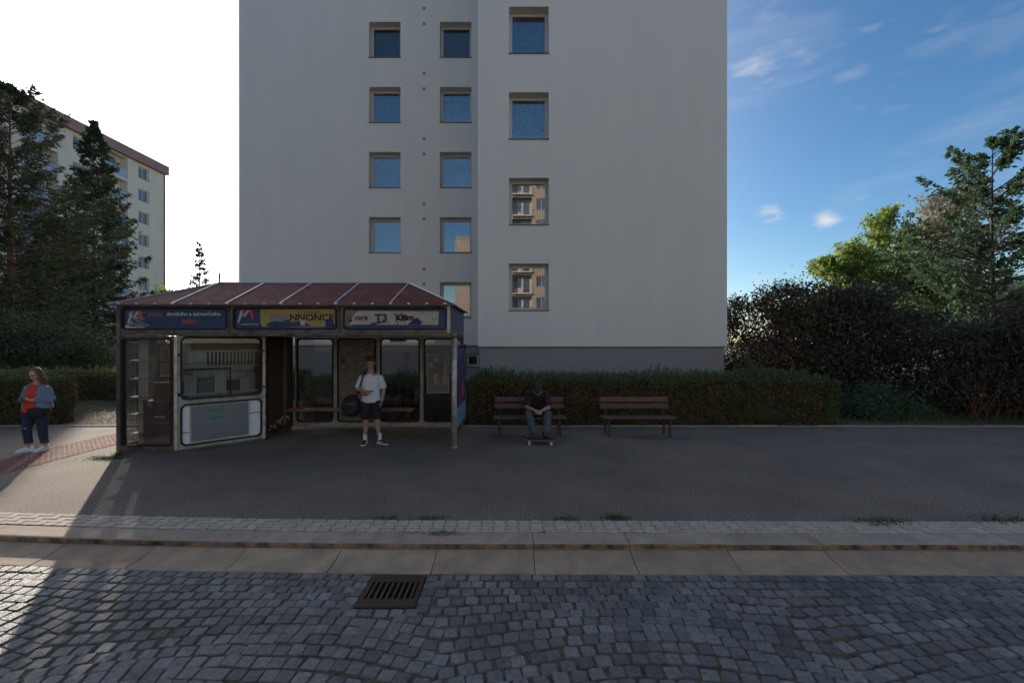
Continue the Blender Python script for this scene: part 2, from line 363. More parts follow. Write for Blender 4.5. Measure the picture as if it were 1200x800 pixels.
# ------------------------------------------------------------------ ground, road, footway
def off(x): return .0068 * x * x if x < 0 else -.006 * min(x, 6)
def sheet(name, m, x0, x1, f0, f1, z, nx=40, kind='structure', label=None):
    mb = MB(); xs = [x0 + (x1 - x0) * i / nx for i in range(nx + 1)]
    vs = [(x, f0(x), z) for x in xs] + [(x, f1(x), z) for x in xs]
    mb.add(vs, [(i, i + 1, nx + 2 + i, nx + 1 + i) for i in range(nx)])
    return mb.build(name, m, kind=kind, label=label)
def offc(x): return off(max(-12, min(12, x)))
Z0 = .12
sheet('ground', 'soil', -700, 700, lambda x: -700, lambda x: 900, -.16, 2)
rm_ = MB()
def strip_(x0, x1, f0, f1, n):
    xs = [x0 + (x1 - x0) * i / n for i in range(n + 1)]
    rm_.add([(x, f0(x), -.010) for x in xs] + [(x, f1(x), -.010) for x in xs], [(i, i + 1, n + 2 + i, n + 1 + i) for i in range(n)])
strip_(-60, -1.30, lambda x: -6, lambda x: 4.33 + offc(x), 80); strip_(-1.30, -.81, lambda x: -6, lambda x: 3.77, 1)
strip_(-1.30, -.81, lambda x: 4.27, lambda x: 4.33 + offc(x), 1); strip_(-.81, 60, lambda x: -6, lambda x: 4.33 + offc(x), 80)
road = rm_.build('cobbled_road', 'sand', kind='structure', label='cobbled road of small grey granite setts')
foot = sheet('footway', 'asphalt', -60, 60, lambda x: 5.29 + offc(x), lambda x: 11.12, Z0, 120, label='dark asphalt footway')
kerb = sheet('kerb', 'sand', -60, 60, lambda x: 4.33 + offc(x), lambda x: 5.29 + offc(x), Z0 - .03, 120, label='concrete kerb with sloping gutter slabs')
kerb.location.z = -.12
lawn = sheet('lawn', 'lawn', -400, 400, lambda x: 11.2, lambda x: 600, .10, 2, label='dry patchy lawn behind the footway')
soil = sheet('hedge_bed', 'soil', -16, 16, lambda x: 11.2, lambda x: 14.85, .115, 2, label='bare brown soil bed under the hedges')
soil2 = sheet('building_bed', 'soil', -11.7, .0, lambda x: 14.9, lambda x: 19.55, .115, 2)
sheet('opposite_footway', 'asphalt', -60, 60, lambda x: -11, lambda x: -6, .05, 4)
sheet('opposite_lawn', 'lawn', -200, 200, lambda x: -400, lambda x: -11, .04, 2)

# edging stones between footway and beds
em = MB().box((0, 0, 0), (.992, .06, .24)).mesh('edging_stone', M['kerb'])
edging = thing('edging', 'thin concrete edging along the back of the asphalt footway', 'edging', (0, 11.15, 0)); edging['kind'] = 'structure'; del edging['category']
for i in range(-16, 17):
    o = inst(em, 'edging_stone', edging, (i * 1.0, random.uniform(-.006, .006), .025 + random.uniform(-.006, .008)), random.uniform(-.006, .006))

# kerb and gutter blocks
def profile(pts, L, name, m):
    mb = MB(); n = len(pts); h = L / 2
    mb.add([(-h, p[0], p[1]) for p in pts] + [(h, p[0], p[1]) for p in pts],
           [tuple(range(n)), tuple(range(n, 2 * n))[::-1]] + [(i, n + i, n + (i + 1) % n, (i + 1) % n) for i in range(n)])
    return mb.mesh(name, M[m])
gut = profile([(4.312, -.1), (4.312, -.002), (4.325, .004), (4.40, .008), (4.48, .016), (4.56, .030), (4.62, .046), (4.655, .058), (4.672, .064), (4.683, .060), (4.683, -.1)], .982, 'gutter_slab', 'gutter')
ker = profile([(4.690, -.1), (4.690, .098), (4.697, .111), (4.712, .119), (4.73, .122), (4.955, .122), (4.962, .118), (4.962, -.1)], .984, 'kerb_stone', 'kerb')
sta = profile([(4.6868, .066), (4.6868, .101), (4.694, .1145), (4.70, .112), (4.70, .066)], .985, 'stain', 'stain')
for i in range(-12, 12):
    x = .22 + .99 * (i + .5); a = math.atan((off(x + .1) - off(x - .1)) / .2)
    ox = 4.5 * math.sin(a)
    for me, nm in ((gut, 'gutter_slab'), (ker, 'kerb_stone')):
        dz = random.uniform(-.003, .003)
        o = inst(me, nm, kerb, (x + ox, off(x) + random.uniform(-.003, .003), .12 + dz), a)
        if nm == 'kerb_stone': inst(sta, 'dirt_line', o)
# interlocking I-shaped pavers, two courses
def ipaver(half=0):
    L, a, b = .1515, .0722, .0512
    h = L / 2; q = .022
    if half == 0: pts = [(-a, -h), (a, -h), (a, -q * 1.6), (b, -q * .4), (b, q * .4), (a, q * 1.6), (a, h), (-a, h), (-a, q * 1.6), (-b, q * .4), (-b, -q * .4), (-a, -q * 1.6)]
    elif half == 1: pts = [(-b, 0), (b, 0), (b, q * .4), (a, q * 1.6), (a, h), (-a, h), (-a, q * 1.6), (-b, q * .4)]
    else: pts = [(-a, -h), (a, -h), (a, -q * 1.6), (b, -q * .4), (b, 0), (-b, 0), (-b, -q * .4), (-a, -q * 1.6)]
    mb = MB(); n = len(pts); top = [(x * .935, (y - (0 if half == 0 else (h / 2 if half == 1 else -h / 2))) * .935 + (0 if half == 0 else (h / 2 if half == 1 else -h / 2))) for x, y in pts]
    mb.add([(x, y, -.06) for x, y in pts] + [(x, y, -.010) for x, y in pts] + [(x, y, 0) for x, y in top],
           [(i, (i + 1) % n, n + (i + 1) % n, n + i) for i in range(n)] + [(n + i, n + (i + 1) % n, 2 * n + (i + 1) % n, 2 * n + i) for i in range(n)] + [tuple(range(2 * n, 3 * n))])
    return mb.mesh('paving_block', M['paver'])
pm = [ipaver(0), ipaver(1), ipaver(2)]
strip = sheet('paver_strip', 'joint', -60, 60, lambda x: 4.963 + offc(x), lambda x: 5.29 + offc(x), .100, 120, label='strip of interlocking light concrete paving blocks behind the kerb')
for c in range(-56, 57):
    x = c * .1388; a = math.atan((off(x + .1) - off(x - .1)) / .2); oy = off(x)
    Ls = [(4.963 + .083, 0), (4.963 + .083 + .1655, 0)] if c % 2 else [(4.963 + .002, 1), (4.963 + .1655, 0), (4.963 + .33, 2)]
    for y, k in Ls:
        inst(pm[k], 'paving_block', strip, (x - (y) * math.sin(a) * 0, y + oy, .1235 + random.uniform(-.002, .002)), a + random.uniform(-.008, .008))
# tactile red band
V = []; T = []
tiles = MB()
for i in range(10):
    for j in range(56):
        x0 = -9.0 + i * .1; y0 = 5.62 + j * .1 - .02
        if y0 < 5.35 + off(x0) or y0 > 11.05: continue
        z = Z0 + .006 + random.uniform(0, .003)
        tiles.bb(x0 + .003, x0 + .097, y0 + .003, y0 + .097, Z0 - .02, z)
        tiles.bb(x0 + .03, x0 + .07, y0 + .03, y0 + .07, z - .001, z + .005)
ob = tiles.build('tactile_paving', 'red_tile', foot, kind='stuff', label='band of small red tactile paving tiles across the footway')
at = ob.data.attributes.new('tone', 'FLOAT', 'FACE'); at.data.foreach_set('value', np.repeat(rng.random(len(ob.data.polygons) // 6), 6).astype(np.float32))
# asphalt repair seams

# ---- granite setts
gx0, gx1, gy0, gy1 = -1.32, -.79, 3.74, 4.29
stones = []
pitch = .120
for r in range(0, 34):
    for c in range(-66, 67):
        u = c * pitch + (r % 2) * .055; v = 4.255 - r * pitch
        if r >= 2:
            ph = (u + .9 + .35 * math.sin(v * 1.3)) / 2.9; fr = ph - math.floor(ph) - .5
            t = min(1.0, (r - 1) / 7)
            dv = (-(fr * fr - .08) * .95 + .10 * mnoise.noise(Vector((u * .7, v * .7, 3)))) * t
            sl = -2 * fr * .95 / 2.9 * t
            du = (.16 * math.sin(v * 2.6 + .8 * math.sin(u * .9)) + .12 * mnoise.noise(Vector((u * .6, v * .8, 9)))) * t
        else: dv = sl = du = 0
        x = u + du + random.uniform(-.009, .009); y = v + dv + off(u) + random.uniform(-.009, .009)
        if r == 0: y = min(y, 4.258 + off(x))
        if y > 4.262 + off(x) or y < 1.0: continue
        if gx0 - .05 < x < gx1 + .05 and gy0 - .05 < y < gy1: continue
        stones.append((x, y, math.atan(sl) * .8 + random.uniform(-.09, .09), r))
# drop overlapping stones; stones laid tight round the drain come first
rim = [(gx0 - .047, gy0 + .02 + .118 * i, 0, 3) for i in range(5)] + [(gx1 + .047, gy0 + .02 + .118 * i, 0, 3) for i in range(5)] + [(gx0 + .01 + .1235 * i, gy0 - .042, 0, 3) for i in range(5)]
stones = rim + stones
grid = {}; keep = []
for s in stones:
    k = (int(s[0] // .12), int(s[1] // .12)); bad = False
    for i in (-1, 0, 1):
        for j in (-1, 0, 1):
            for t in grid.get((k[0] + i, k[1] + j), ()):
                if (t[0] - s[0]) ** 2 + (t[1] - s[1]) ** 2 < .078 ** 2: bad = True
    if not bad: grid.setdefault(k, []).append(s); keep.append(s)
def stone_verts(seed):
    rs = random.Random(seed); a = .0565
    c = [(sx * a * rs.uniform(.88, 1.05), sy * a * rs.uniform(.88, 1.05)) for sx, sy in ((-1, -1), (1, -1), (1, 1), (-1, 1))]
    pts = []
    for i in range(4):
        p, q = c[i], c[(i + 1) % 4]
        for t in (.09, .91): pts.append((p[0] + (q[0] - p[0]) * t, p[1] + (q[1] - p[1]) * t))
    zt = [rs.uniform(-.0015, .0015) for _ in range(8)]
    vs = [(x, y, -.07) for x, y in pts] + [(x, y, -.009 + z) for (x, y), z in zip(pts, zt)] + [(x * .92, y * .92, -.001 + z) for (x, y), z in zip(pts, zt)] + [(0, 0, rs.uniform(.0, .003))]
    fs = [(i, (i + 1) % 8, 8 + (i + 1) % 8, 8 + i) for i in range(8)] + [(8 + i, 8 + (i + 1) % 8, 16 + (i + 1) % 8, 16 + i) for i in range(8)] + [(16 + i, 16 + (i + 1) % 8, 24) for i in range(8)]
    return vs, fs
SV = [stone_verts(i) for i in range(14)]
sme = []
for vs, fs in SV:
    me = MB().add(vs, fs).mesh('sett', M['cobble']); sme.append(me)
vis = [s for s in keep if 2.95 < s[1] and abs(s[0]) < s[1] * 1.13]
vis.sort(key=lambda s: s[0] ** 2 * .15 + s[1] ** 2)
near = set(vis[:300])
fm = MB(); ft = []
for s in keep:
    k = random.randrange(14); z = random.uniform(-.002, .002); sc = random.uniform(.93, 1.03)
    if s in near:
        o = inst(sme[k], 'sett', road, (s[0], s[1], z + .022 * 0), s[2]); o.scale = (sc, sc, 1); o.rotation_euler = (random.uniform(-.022, .022), random.uniform(-.022, .022), s[2])
    else:
        m3 = Matrix.Rotation(s[2], 3, 'Z') @ Matrix.Rotation(random.uniform(-.022, .022), 3, 'X')
        vs, fs = SV[k]; fm.add([m3 @ (Vector(v) * sc) + Vector((s[0], s[1], z)) for v in vs], fs); ft += [random.random()] * len(fs)
fo = fm.build('sett_field', 'cobble_t', road, kind='stuff', label='field of small granite setts laid in arcs')
fo.data.attributes.new('tone', 'FLOAT', 'FACE').data.foreach_set('value', np.array(ft, dtype=np.float32))
# far half of the road keeps plain joints (behind the camera)

# ---- drain grate
g = thing('drain_grate', 'rusty cast iron storm drain grate set in the cobbles at the gutter', 'drain', (-1.055, 4.02, 0))
w, h = .25, .255
fr = MB(); fr.bb(-w, w, -h, -h + .04, -.05, .006); fr.bb(-w, w, h - .04, h, -.05, .006); fr.bb(-w, -w + .04, -h + .04, h - .04, -.05, .006); fr.bb(w - .04, w, -h + .04, h - .04, -.05, .006)
fr.build('grate_frame', 'iron', g, bevel=.003)
bm_ = MB().bb(-.013, .013, -.215, .215, -.03, .002).mesh('grate_bar', M['iron'])
for i in range(8): inst(bm_, 'grate_bar', g, (-.182 + i * .052, 0, 0))
MB().bb(-.21, .21, -.215, -.13, -.028, .0035).build('grate_rail', 'iron', g); MB().bb(-.21, .21, .15, .215, -.028, .0035).build('grate_rail', 'iron', g)
MB().bb(-.245, .245, -.25, .25, -.45, -.44).bb(-.25, -.245, -.255, .255, -.44, -.012).bb(.245, .25, -.255, .255, -.44, -.012).bb(-.245, .245, -.255, -.25, -.44, -.012).bb(-.245, .245, .25, .255, -.44, -.012).build('pit', 'black', g)

# ---- tufts and litter
def tuft_quads(cx, cy, cz, n, rad, h, spread=.5, w=.006):
    b = np.stack([cx + rng.normal(size=n) * rad[0], cy + rng.normal(size=n) * rad[1], np.full(n, cz)], 1)
    d = unit(np.stack([rng.normal(size=n) * spread, rng.normal(size=n) * spread, np.ones(n)], 1))
    s = unit(np.cross(d, rng.normal(size=(n, 3)))) * w
    L = (h * (.5 + rng.random(n)))[:, None]
    bend = np.stack([rng.normal(size=n), rng.normal(size=n), -np.ones(n) * .6], 1) * L * .25
    return np.stack([b - s, b + s, b + d * L + bend + s * .2, b + d * L + bend - s * .2], 1)
tf = [(453, 607, 60, .09, .05), (506, 607, 120, .10, .05), (480, 624, 40, .08, .03), (520, 625, 160, .10, .035), (662, 608, 110, .11, .05), (722, 607, 150, .08, .07), (636, 624, 20, .03, .03), (1030, 611, 330, .17, .05), (1180, 609, 220, .2, .05), (748, 626, 40, .06, .03), (128, 537, 300, .18, .07), (139, 533, 120, .06, .08), (620, 608, 30, .1, .02), (980, 608, 60, .2, .02)]
tl = ['small weed tuft where the paving strip meets the asphalt, left of the kiosk post', 'low weed tuft at the paver edge in front of the shelter post', 'tiny weed in the kerb joint above the drain', 'flat green weed mat on the kerb right of the drain', 'low weed tuft at the paver edge left of the seated man', 'taller spiky weed tuft at the paver edge below the empty bench', 'single sprig growing from the kerb edge', 'broad flat grass patch spilling over the pavers on the right', 'grass patch at the far right end of the paving strip', 'small sprig on the kerb right of centre', 'ragged grass fringe at the kiosk front left corner', 'weed clump against the kiosk corner foot', 'faint weeds between the two weed tufts at centre', 'thin weed line left of the broad grass patch']
for (px, py, n, rad, h), lb in zip(tf, tl):
    Y = 533 * (2.2 - Z0) / (py - 400); X = (px - 600) / 533 * Y
    quads('weed_tuft', tuft_quads(X, Y, Z0 - .005, n, (rad, rad * .35), h, .9, .005), 'grass', label=lb, kind='stuff')
V = []
for i in range(300):
    x = random.uniform(-7, 9); y = 11.05 - abs(random.gauss(0, .9)) if i < 265 else random.uniform(5.5, 10.5)
    if y < 5.4: continue
    V.append((x, y, Z0 + .006))
P = np.array(V); q = leaves(P, .035, 1.5); q[:, :, 2] = Z0 + .004 + (q[:, :, 2] - Z0 - .006).clip(0, .2) * .35
quads('fallen_leaves', q, 'deadleaf', kind='stuff', label='scattered small brown fallen leaves on the asphalt')
V = []
for i in range(900):
    V.append(0)
qs = [tuft_quads(rng.uniform(8.2, 11.6), rng.uniform(11.25, 11.75), .11, 26, (.25, .08), .05, .8, .004) for _ in range(45)]
quads('dry_grass_strip', np.concatenate(qs), 'dry_grass', kind='stuff', label='strip of dry yellow grass behind the footway edging')
qs = [tuft_quads(rng.uniform(-17, -9.7), rng.uniform(11.3, 15.6), .10, 30, (.35, .3), .06, .8, .006) for _ in range(260)]
quads('lawn_grass', np.concatenate(qs), 'dry_grass', kind='stuff', label='sunlit dry grass left of the kiosk')
qs = [tuft_quads(rng.uniform(-17, -9.7), rng.uniform(11.3, 15.6), .10, 30, (.35, .3), .07, .8, .006) for _ in range(420)]
quads('green_grass', np.concatenate(qs), 'grass', kind='stuff', label='green grass left of the kiosk')
qs = [tuft_quads(rng.uniform(10, 13), rng.uniform(11.8, 14.0), .10, 60, (.35, .25), .22, .6, .007) for _ in range(60)]
quads('long_grass', np.concatenate(qs), 'grass', kind='stuff', label='long green grass under the dark shrubs on the right')

# ------------------------------------------------------------------ buildings
def facade(x0, x1, z0, z1, holes, depth, m, parent, name='wall', xf=None):
    """wall in local x,z (front at y=0) with holes (hx0,hx1,hz0,hz1) and their reveals; xf: local->root matrix"""
    xs = sorted({x0, x1, *[h[0] for h in holes], *[h[1] for h in holes]}); zs = sorted({z0, z1, *[h[2] for h in holes], *[h[3] for h in holes]})
    mb = MB()
    for i in range(len(xs) - 1):
        for j in range(len(zs) - 1):
            cx, cz = (xs[i] + xs[i + 1]) / 2, (zs[j] + zs[j + 1]) / 2
            if any(h[0] < cx < h[1] and h[2] < cz < h[3] for h in holes): continue
            mb.add([(xs[i], 0, zs[j]), (xs[i + 1], 0, zs[j]), (xs[i + 1], 0, zs[j + 1]), (xs[i], 0, zs[j + 1])], [(0, 1, 2, 3)])
    for a, b, c, d in holes:
        D = depth
        mb.add([(a, 0, c), (b, 0, c), (b, 0, d), (a, 0, d), (a, D, c), (b, D, c), (b, D, d), (a, D, d)], [(0, 4, 5, 1), (1, 5, 6, 2), (2, 6, 7, 3), (3, 7, 4, 0)])
    if xf is not None: mb.v = [tuple(xf @ Vector(v)) for v in mb.v]
    return mb.build(name, m, parent)
wcache = {}
def window_part(parent, x, z, w, h, depth, curtain='curtain', xf=None, fm_='win_white', simple=False, split=False, sillm='sill', tilt=0.0, name='window', glass='pane'):
    """a window part (frame ring) with pane, curtain and sill sub-parts, hole lower-left at x,z"""
    key = (round(w, 3), round(h, 3), depth, curtain, fm_, simple, split, glass)
    if key not in wcache:
        f = MB(); t = .055 if not simple else .09
        o_, i_ = rr(0, w, 0, h, .001, 1), rr(t, w - t, t, h - t, .001, 1)
        f.ring(o_, i_, -.03, .03)
        if not simple:
            t2 = t + .05; f.ring(rr(t + .004, w - t - .004, t + .004, h - t - .004, .001, 1), rr(t2, w - t2, t2, h - t2, .001, 1), -.045, .02)
            t = t2
        if split: f.bb(w * .5 - .03, w * .5 + .03, -.04, .02, t, h - t)
        p = MB().add([(t, 0, t), (w - t, 0, t), (w - t, 0, h - t), (t, 0, h - t)], [(0, 1, 2, 3)])
        c = None
        if curtain and not simple:
            c = MB(); n = 60; top = h - .02; zb = .02 if curtain != 'blind' else h * .05
            vs = []
            for i in range(n + 1):
                xx = .02 + (w - .04) * i / n; yy = .10 + .015 * math.sin(i * 1.35) + .01 * math.sin(i * .47)
                vs += [(xx, yy, zb), (xx, yy, top)]
            c.add(vs, [(2 * i, 2 * i + 2, 2 * i + 3, 2 * i + 1) for i in range(n)])
        s = MB().bb(-.015, w + .015, -depth - .035, -.045, -.022, .004) if not simple else MB().bb(-.02, w + .02, -depth - .03, -.03, -.03, 0)
        wcache[key] = (f.mesh('window', M[fm_]), p.mesh('pane', M[glass if not simple else 'pane_far']), c.mesh('curtain', M[curtain], True) if c else None, s.mesh('sill', M[sillm]))
    f, p, c, s = wcache[key]
    mt = (xf if xf is not None else Matrix()) @ Matrix.Translation((x, depth, z))
    o = bpy.data.objects.new(name, f); link(o, parent); o.matrix_local = mt
    for nm, me in (('pane', p), ('curtain', c), ('sill', s)):
        if me is None: continue
        q = bpy.data.objects.new(nm, me); link(q, o)
        if nm == 'pane' and tilt: q.rotation_euler = (tilt, 0, 0)
    return o

B = thing('apartment_tower', 'tall grey-white rendered apartment block end wall behind the bus shelter', 'building', (0, 14.9, 0))
Lm = Matrix.Translation((0, 4.7, 0)); FZ = 2.8; HT = 27.0
def pz(py, D): return 2.2 + (400 - py) / 533 * D
rx0, rx1 = (596.5 - 600) / 533 * 14.9, (643 - 600) / 533 * 14.9
rh = []; rwin = []
for k in range(8):
    z0 = 3.22 + k * FZ
    if z0 + 1.55 > HT - .5: break
    rh.append((rx0, rx1, z0, z0 + 1.53)); 
facade(-1.118, 7.04, 2.03, HT, rh, .36, 'stucco', B)
rc = ['curtain', 'blind', 'lace', 'curtain', 'lace', 'curtain', 'blind', 'lace']
for k, hh in enumerate(rh): window_part(B, hh[0], hh[2], hh[1] - hh[0], 1.53, .36, rc[k], tilt=random.uniform(-.012, .012))
lx = [(432.5, 469.5), (515.5, 552.5)]; lh = []
for a, b in lx:
    for k in range(8):
        z0 = 3.22 + k * FZ
        if z0 + 1.55 > HT - .5: break
        lh.append(((a - 600) / 533 * 19.6, (b - 600) / 533 * 19.6, z0, z0 + 1.53))
bas = (-1.98, -1.42, 1.10, 1.66)
facade(-11.77, -1.118, 2.03, HT, lh, .38, 'stucco', B, xf=Lm)
lc = ['blind', 'curtain', 'curtain', 'curtain', 'blind', 'curtain', 'lace', 'blind'] + ['curtain', 'curtain', 'curtain', 'lace', 'blind', 'curtain', 'lace', 'blind']
for k, hh in enumerate(lh): window_part(B, hh[0], hh[2], hh[1] - hh[0], 1.53, .38, lc[k % 16], Lm, tilt=random.uniform(-.012, .012), glass='pane_dim' if k % 8 == 4 else 'pane')
facade(-11.72, -1.06, -.1, 2.03, [bas], .2, 'plinth', B, 'plinth', xf=Matrix.Translation((0, 4.76, 0)))
window_part(B, bas[0], bas[2], bas[1] - bas[0], bas[3] - bas[2], .2, 'blind', Matrix.Translation((0, 4.76, 0)), name='basement_window')
pl = MB(); pl.bb(-1.06, 6.97, .05, .4, -.1, 2.028); pl.bb(-1.06, -.9, .4, 4.7, -.1, 2.028); pl.bb(6.8, 6.97, .4, 18, -.1, 2.028); pl.bb(-11.72, -11.6, 4.9, 18, -.1, 2.028); pl.bb(-11.6, 6.8, 17.9, 18, -.1, 2.028); pl.build('plinth', 'plinth', B)
sh = MB()   # remaining shell: returns, right, left, rear, roof, underside of the render
sh.add([(-1.118, 0, 2.03), (-1.118, 4.7, 2.03), (-1.118, 4.7, HT), (-1.118, 0, HT)], [(0, 1, 2, 3)])
sh.add([(7.04, 0, 2.03), (7.04, 18, 2.03), (7.04, 18, HT), (7.04, 0, HT)], [(0, 1, 2, 3)])
sh.add([(-11.77, 4.7, 2.03), (-11.77, 18, 2.03), (-11.77, 18, HT), (-11.77, 4.7, HT)], [(0, 1, 2, 3)])
sh.add([(-11.77, 18, 2.03), (7.04, 18, 2.03), (7.04, 18, HT), (-11.77, 18, HT)], [(0, 1, 2, 3)])
sh.add([(-1.118, 0, HT), (7.04, 0, HT), (7.04, 18, HT), (-11.77, 18, HT), (-11.77, 4.7, HT), (-1.118, 4.7, HT)], [tuple(range(6))])
sh.add([(-1.118, 0, 2.03), (7.04, 0, 2.03), (7.04, 18, 2.03), (-11.77, 18, 2.03), (-11.77, 4.7, 2.03), (-1.118, 4.7, 2.03)], [tuple(range(6))])
sh.build('outer_shell', 'stucco', B)
MB().bb(-1.14, 7.06, -.012, .02, 2.012, 2.036).bb(-11.79, -1.14, 4.69, 4.72, 2.012, 2.036).build('drip_strip', 'sill', B)
vm = MB().bb(-.06, .06, -.012, .03, -.06, .06).bb(-.045, .045, -.016, -.01, -.045, .045).mesh('vent', M['vent'])
for k in range(8):
    for py in (315, 333):
        o = inst(vm, 'vent', B, ((497 - 600) / 533 * 19.6, 4.7, pz(py, 19.6) + k * FZ))

# left long building, facade on x = -44 looking east
LB = thing('apartment_block', 'long cream apartment block with blue loggias behind the conifers', 'building', (-44, 57.5, 0))
xf = Matrix.Rotation(R(90), 4, 'Z')   # local x -> +Y
# local x runs from -70 (near) to 0 (far corner)
FL = 2.65; N = 8; topz = 2.05 + N * FL
holes = []; specs = []
for k in range(N):
    z = 2.05 + k * FL
    for j in range(8):
        c = -3.1 - j * 8.0
        specs.append(('w', c - .8, z + .95, 1.6, 1.35)); specs.append(('l', c - 5.6, z + .12, 3.3, 2.4))
holes = [(a, a + w_, z_, z_ + h_) for _, a, z_, w_, h_ in specs]
facade(-70, 0, 2.05, topz, holes, .25, 'cream', LB, xf=xf)
facade(-70, 0, -.1, 2.05, [], .25, 'plinth', LB, 'plinth', xf=xf @ Matrix.Translation((0, .06, 0)))
for kk, a, z_, w_, h_ in specs:
    if kk == 'w':
        window_part(LB, a, z_, w_, h_, .25, None, xf, 'win_white', True, True)
    else:
        lg = MB(); lg.bb(a, a + w_, .9, 1.0, z_, z_ + h_); lg.bb(a, a + w_, .25, .9, z_ - .02, z_); lg.bb(a, a + w_, .25, .9, z_ + h_, z_ + h_ + .02); lg.bb(a - .02, a, .25, .9, z_, z_ + h_); lg.bb(a + w_, a + w_ + .02, .25, .9, z_, z_ + h_)
        lg.v = [tuple(xf @ Vector(v)) for v in lg.v]; lo = lg.build('loggia', 'cream', LB)
        pr = MB().bb(a + .05, a + w_ - .05, .02, .06, z_, z_ + 1.0); pr.bb(a + .02, a + w_ - .02, -.01, .09, z_ + 1.0, z_ + 1.05); pr.v = [tuple(xf @ Vector(v)) for v in pr.v]; pr.build('parapet', 'loggia', lo)
        dw = MB().bb(a + .4, a + 2.6, .85, .9, z_ + .3, z_ + 2.2); dw.v = [tuple(xf @ Vector(v)) for v in dw.v]; dw.build('loggia_window', 'pane_far', lo)
at_ = MB().bb(-70.3, .35, -.45, 14.3, topz, topz + 1.1); at_.v = [tuple(xf @ Vector(v)) for v in at_.v]; at_.build('roof_attic', 'maroon_render', LB)
ew = MB().bb(-70, 0, .3, 14, -.1, topz - .01).bb(0.002, .25, -.02, 14, -.1, topz - .005)
ew2 = MB().bb(0.26, .30, -.02, 14, -.1, topz - .005); ew2.v = [tuple(xf @ Vector(v)) for v in ew2.v]
em2 = MB().bb(0.005, .25, -.06, 14, -.1, topz - .005); em2.v = [tuple(xf @ Vector(v)) for v in em2.v]; em2.build('end_wall', 'maroon_render', LB)
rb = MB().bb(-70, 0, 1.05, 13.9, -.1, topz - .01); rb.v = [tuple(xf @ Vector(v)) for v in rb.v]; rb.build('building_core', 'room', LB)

# opposite building (behind the camera, seen mirrored in the windows)
OB = thing('opposite_apartment_block', 'beige panel apartment block across the road mirrored in the lower tower windows', 'building', (0, -29, 0), R(180))
# local x = -world x ; front (local -y) looks to +Y world
def obseg(wx0, wx1, top, cols):
    holes = []; sp = []
    n = int((top - 1.5) / 2.8)
    for k in range(n):
        z = 2.0 + k * 2.8
        for kind, wx in cols:
            if kind == 'w': sp.append(('w', -wx - 1.4, z + .9, 1.4, 1.45))
            else: sp.append(('l', -wx - 2.6, z + .1, 2.6, 2.4))
    holes = [(a, a + w_, z_, z_ + h_) for _, a, z_, w_, h_ in sp]
    facade(-wx1, -wx0, 0, top, holes, .2, 'beige_panel', OB)
    for kk, a, z_, w_, h_ in sp:
        if kk == 'w': window_part(OB, a, z_, w_, h_, .2, None, None, 'win_white', True, True)
        else:
            lg = MB(); lg.bb(a, a + w_, 1.1, 1.2, z_, z_ + h_); lg.bb(a - .04, a, .2, 1.1, z_, z_ + h_); lg.bb(a + w_, a + w_ + .04, .2, 1.1, z_, z_ + h_); lg.bb(a, a + w_, -.5, 1.1, z_ - .14, z_)
            lo = lg.build('loggia', 'cream', OB)
            rl = MB().tube([(a, -.48, z_ + .95), (a + w_, -.48, z_ + .95)], .025, 6)
            for i in range(14): rl.bb(a + .02 + i * (w_ - .04) / 13 - .01, a + .02 + i * (w_ - .04) / 13 + .01, -.49, -.47, z_, z_ + .95)
            rl.build('railing', 'steel', lo)
            MB().bb(a + .3, a + 1.1, 1.04, 1.095, z_, z_ + 2.1).bb(a + 1.4, a + 2.2, 1.04, 1.095, z_ + .8, z_ + 2.1).build('loggia_window', 'pane_far', lo)
    MB().bb(-wx1, -wx0, 1.3, 12, 0, top).build('building_core', 'beige_panel', OB)
    MB().bb(-wx1 - .05, -wx0 + .05, -.06, 12.1, top, top + .4).build('roof_edge', 'plinth', OB)
obseg(-8.6, -3.0, 18.3, [('w', -6.4)])
obseg(-3.0, 40, 26.6, [('l', .0), ('w', 3.2), ('w', 7.0), ('l', 10), ('w', 14.5), ('w', 18.5), ('l', 22), ('w', 26.5), ('w', 31), ('l', 35)])
OB2 = thing('corner_apartment_block', 'beige panel apartment block across the road to the left', 'building', (-44, -30, 0), R(180))
facade(-16, 16, 0, 24, [], .2, 'beige_panel', OB2)
for k in range(8):
    for j in range(8): MB().bb(-15 + j * 4, -13.4 + j * 4, -.02, .04, 2.8 + k * 2.8, 4.3 + k * 2.8).build('window', 'pane_far', OB2)
MB().bb(-16, 16, .05, 12, 0, 23.9).build('building_core', 'beige_panel', OB2)

# ------------------------------------------------------------------ bus shelter with news kiosk
SH = thing('bus_shelter', 'bus shelter with closed news kiosk under a brown hipped roof', 'bus shelter', (-4.28, 8.53, Z0))
def L(x, y, z=0): return (x + 4.28, y - 8.53, z - Z0)   # world -> shelter local
YF, YB, XL, XR = 8.53, 10.8, -7.37, -1.17
mods = [-7.37, -6.3, -5.28, -4.22, -3.22, -2.2, -1.17]
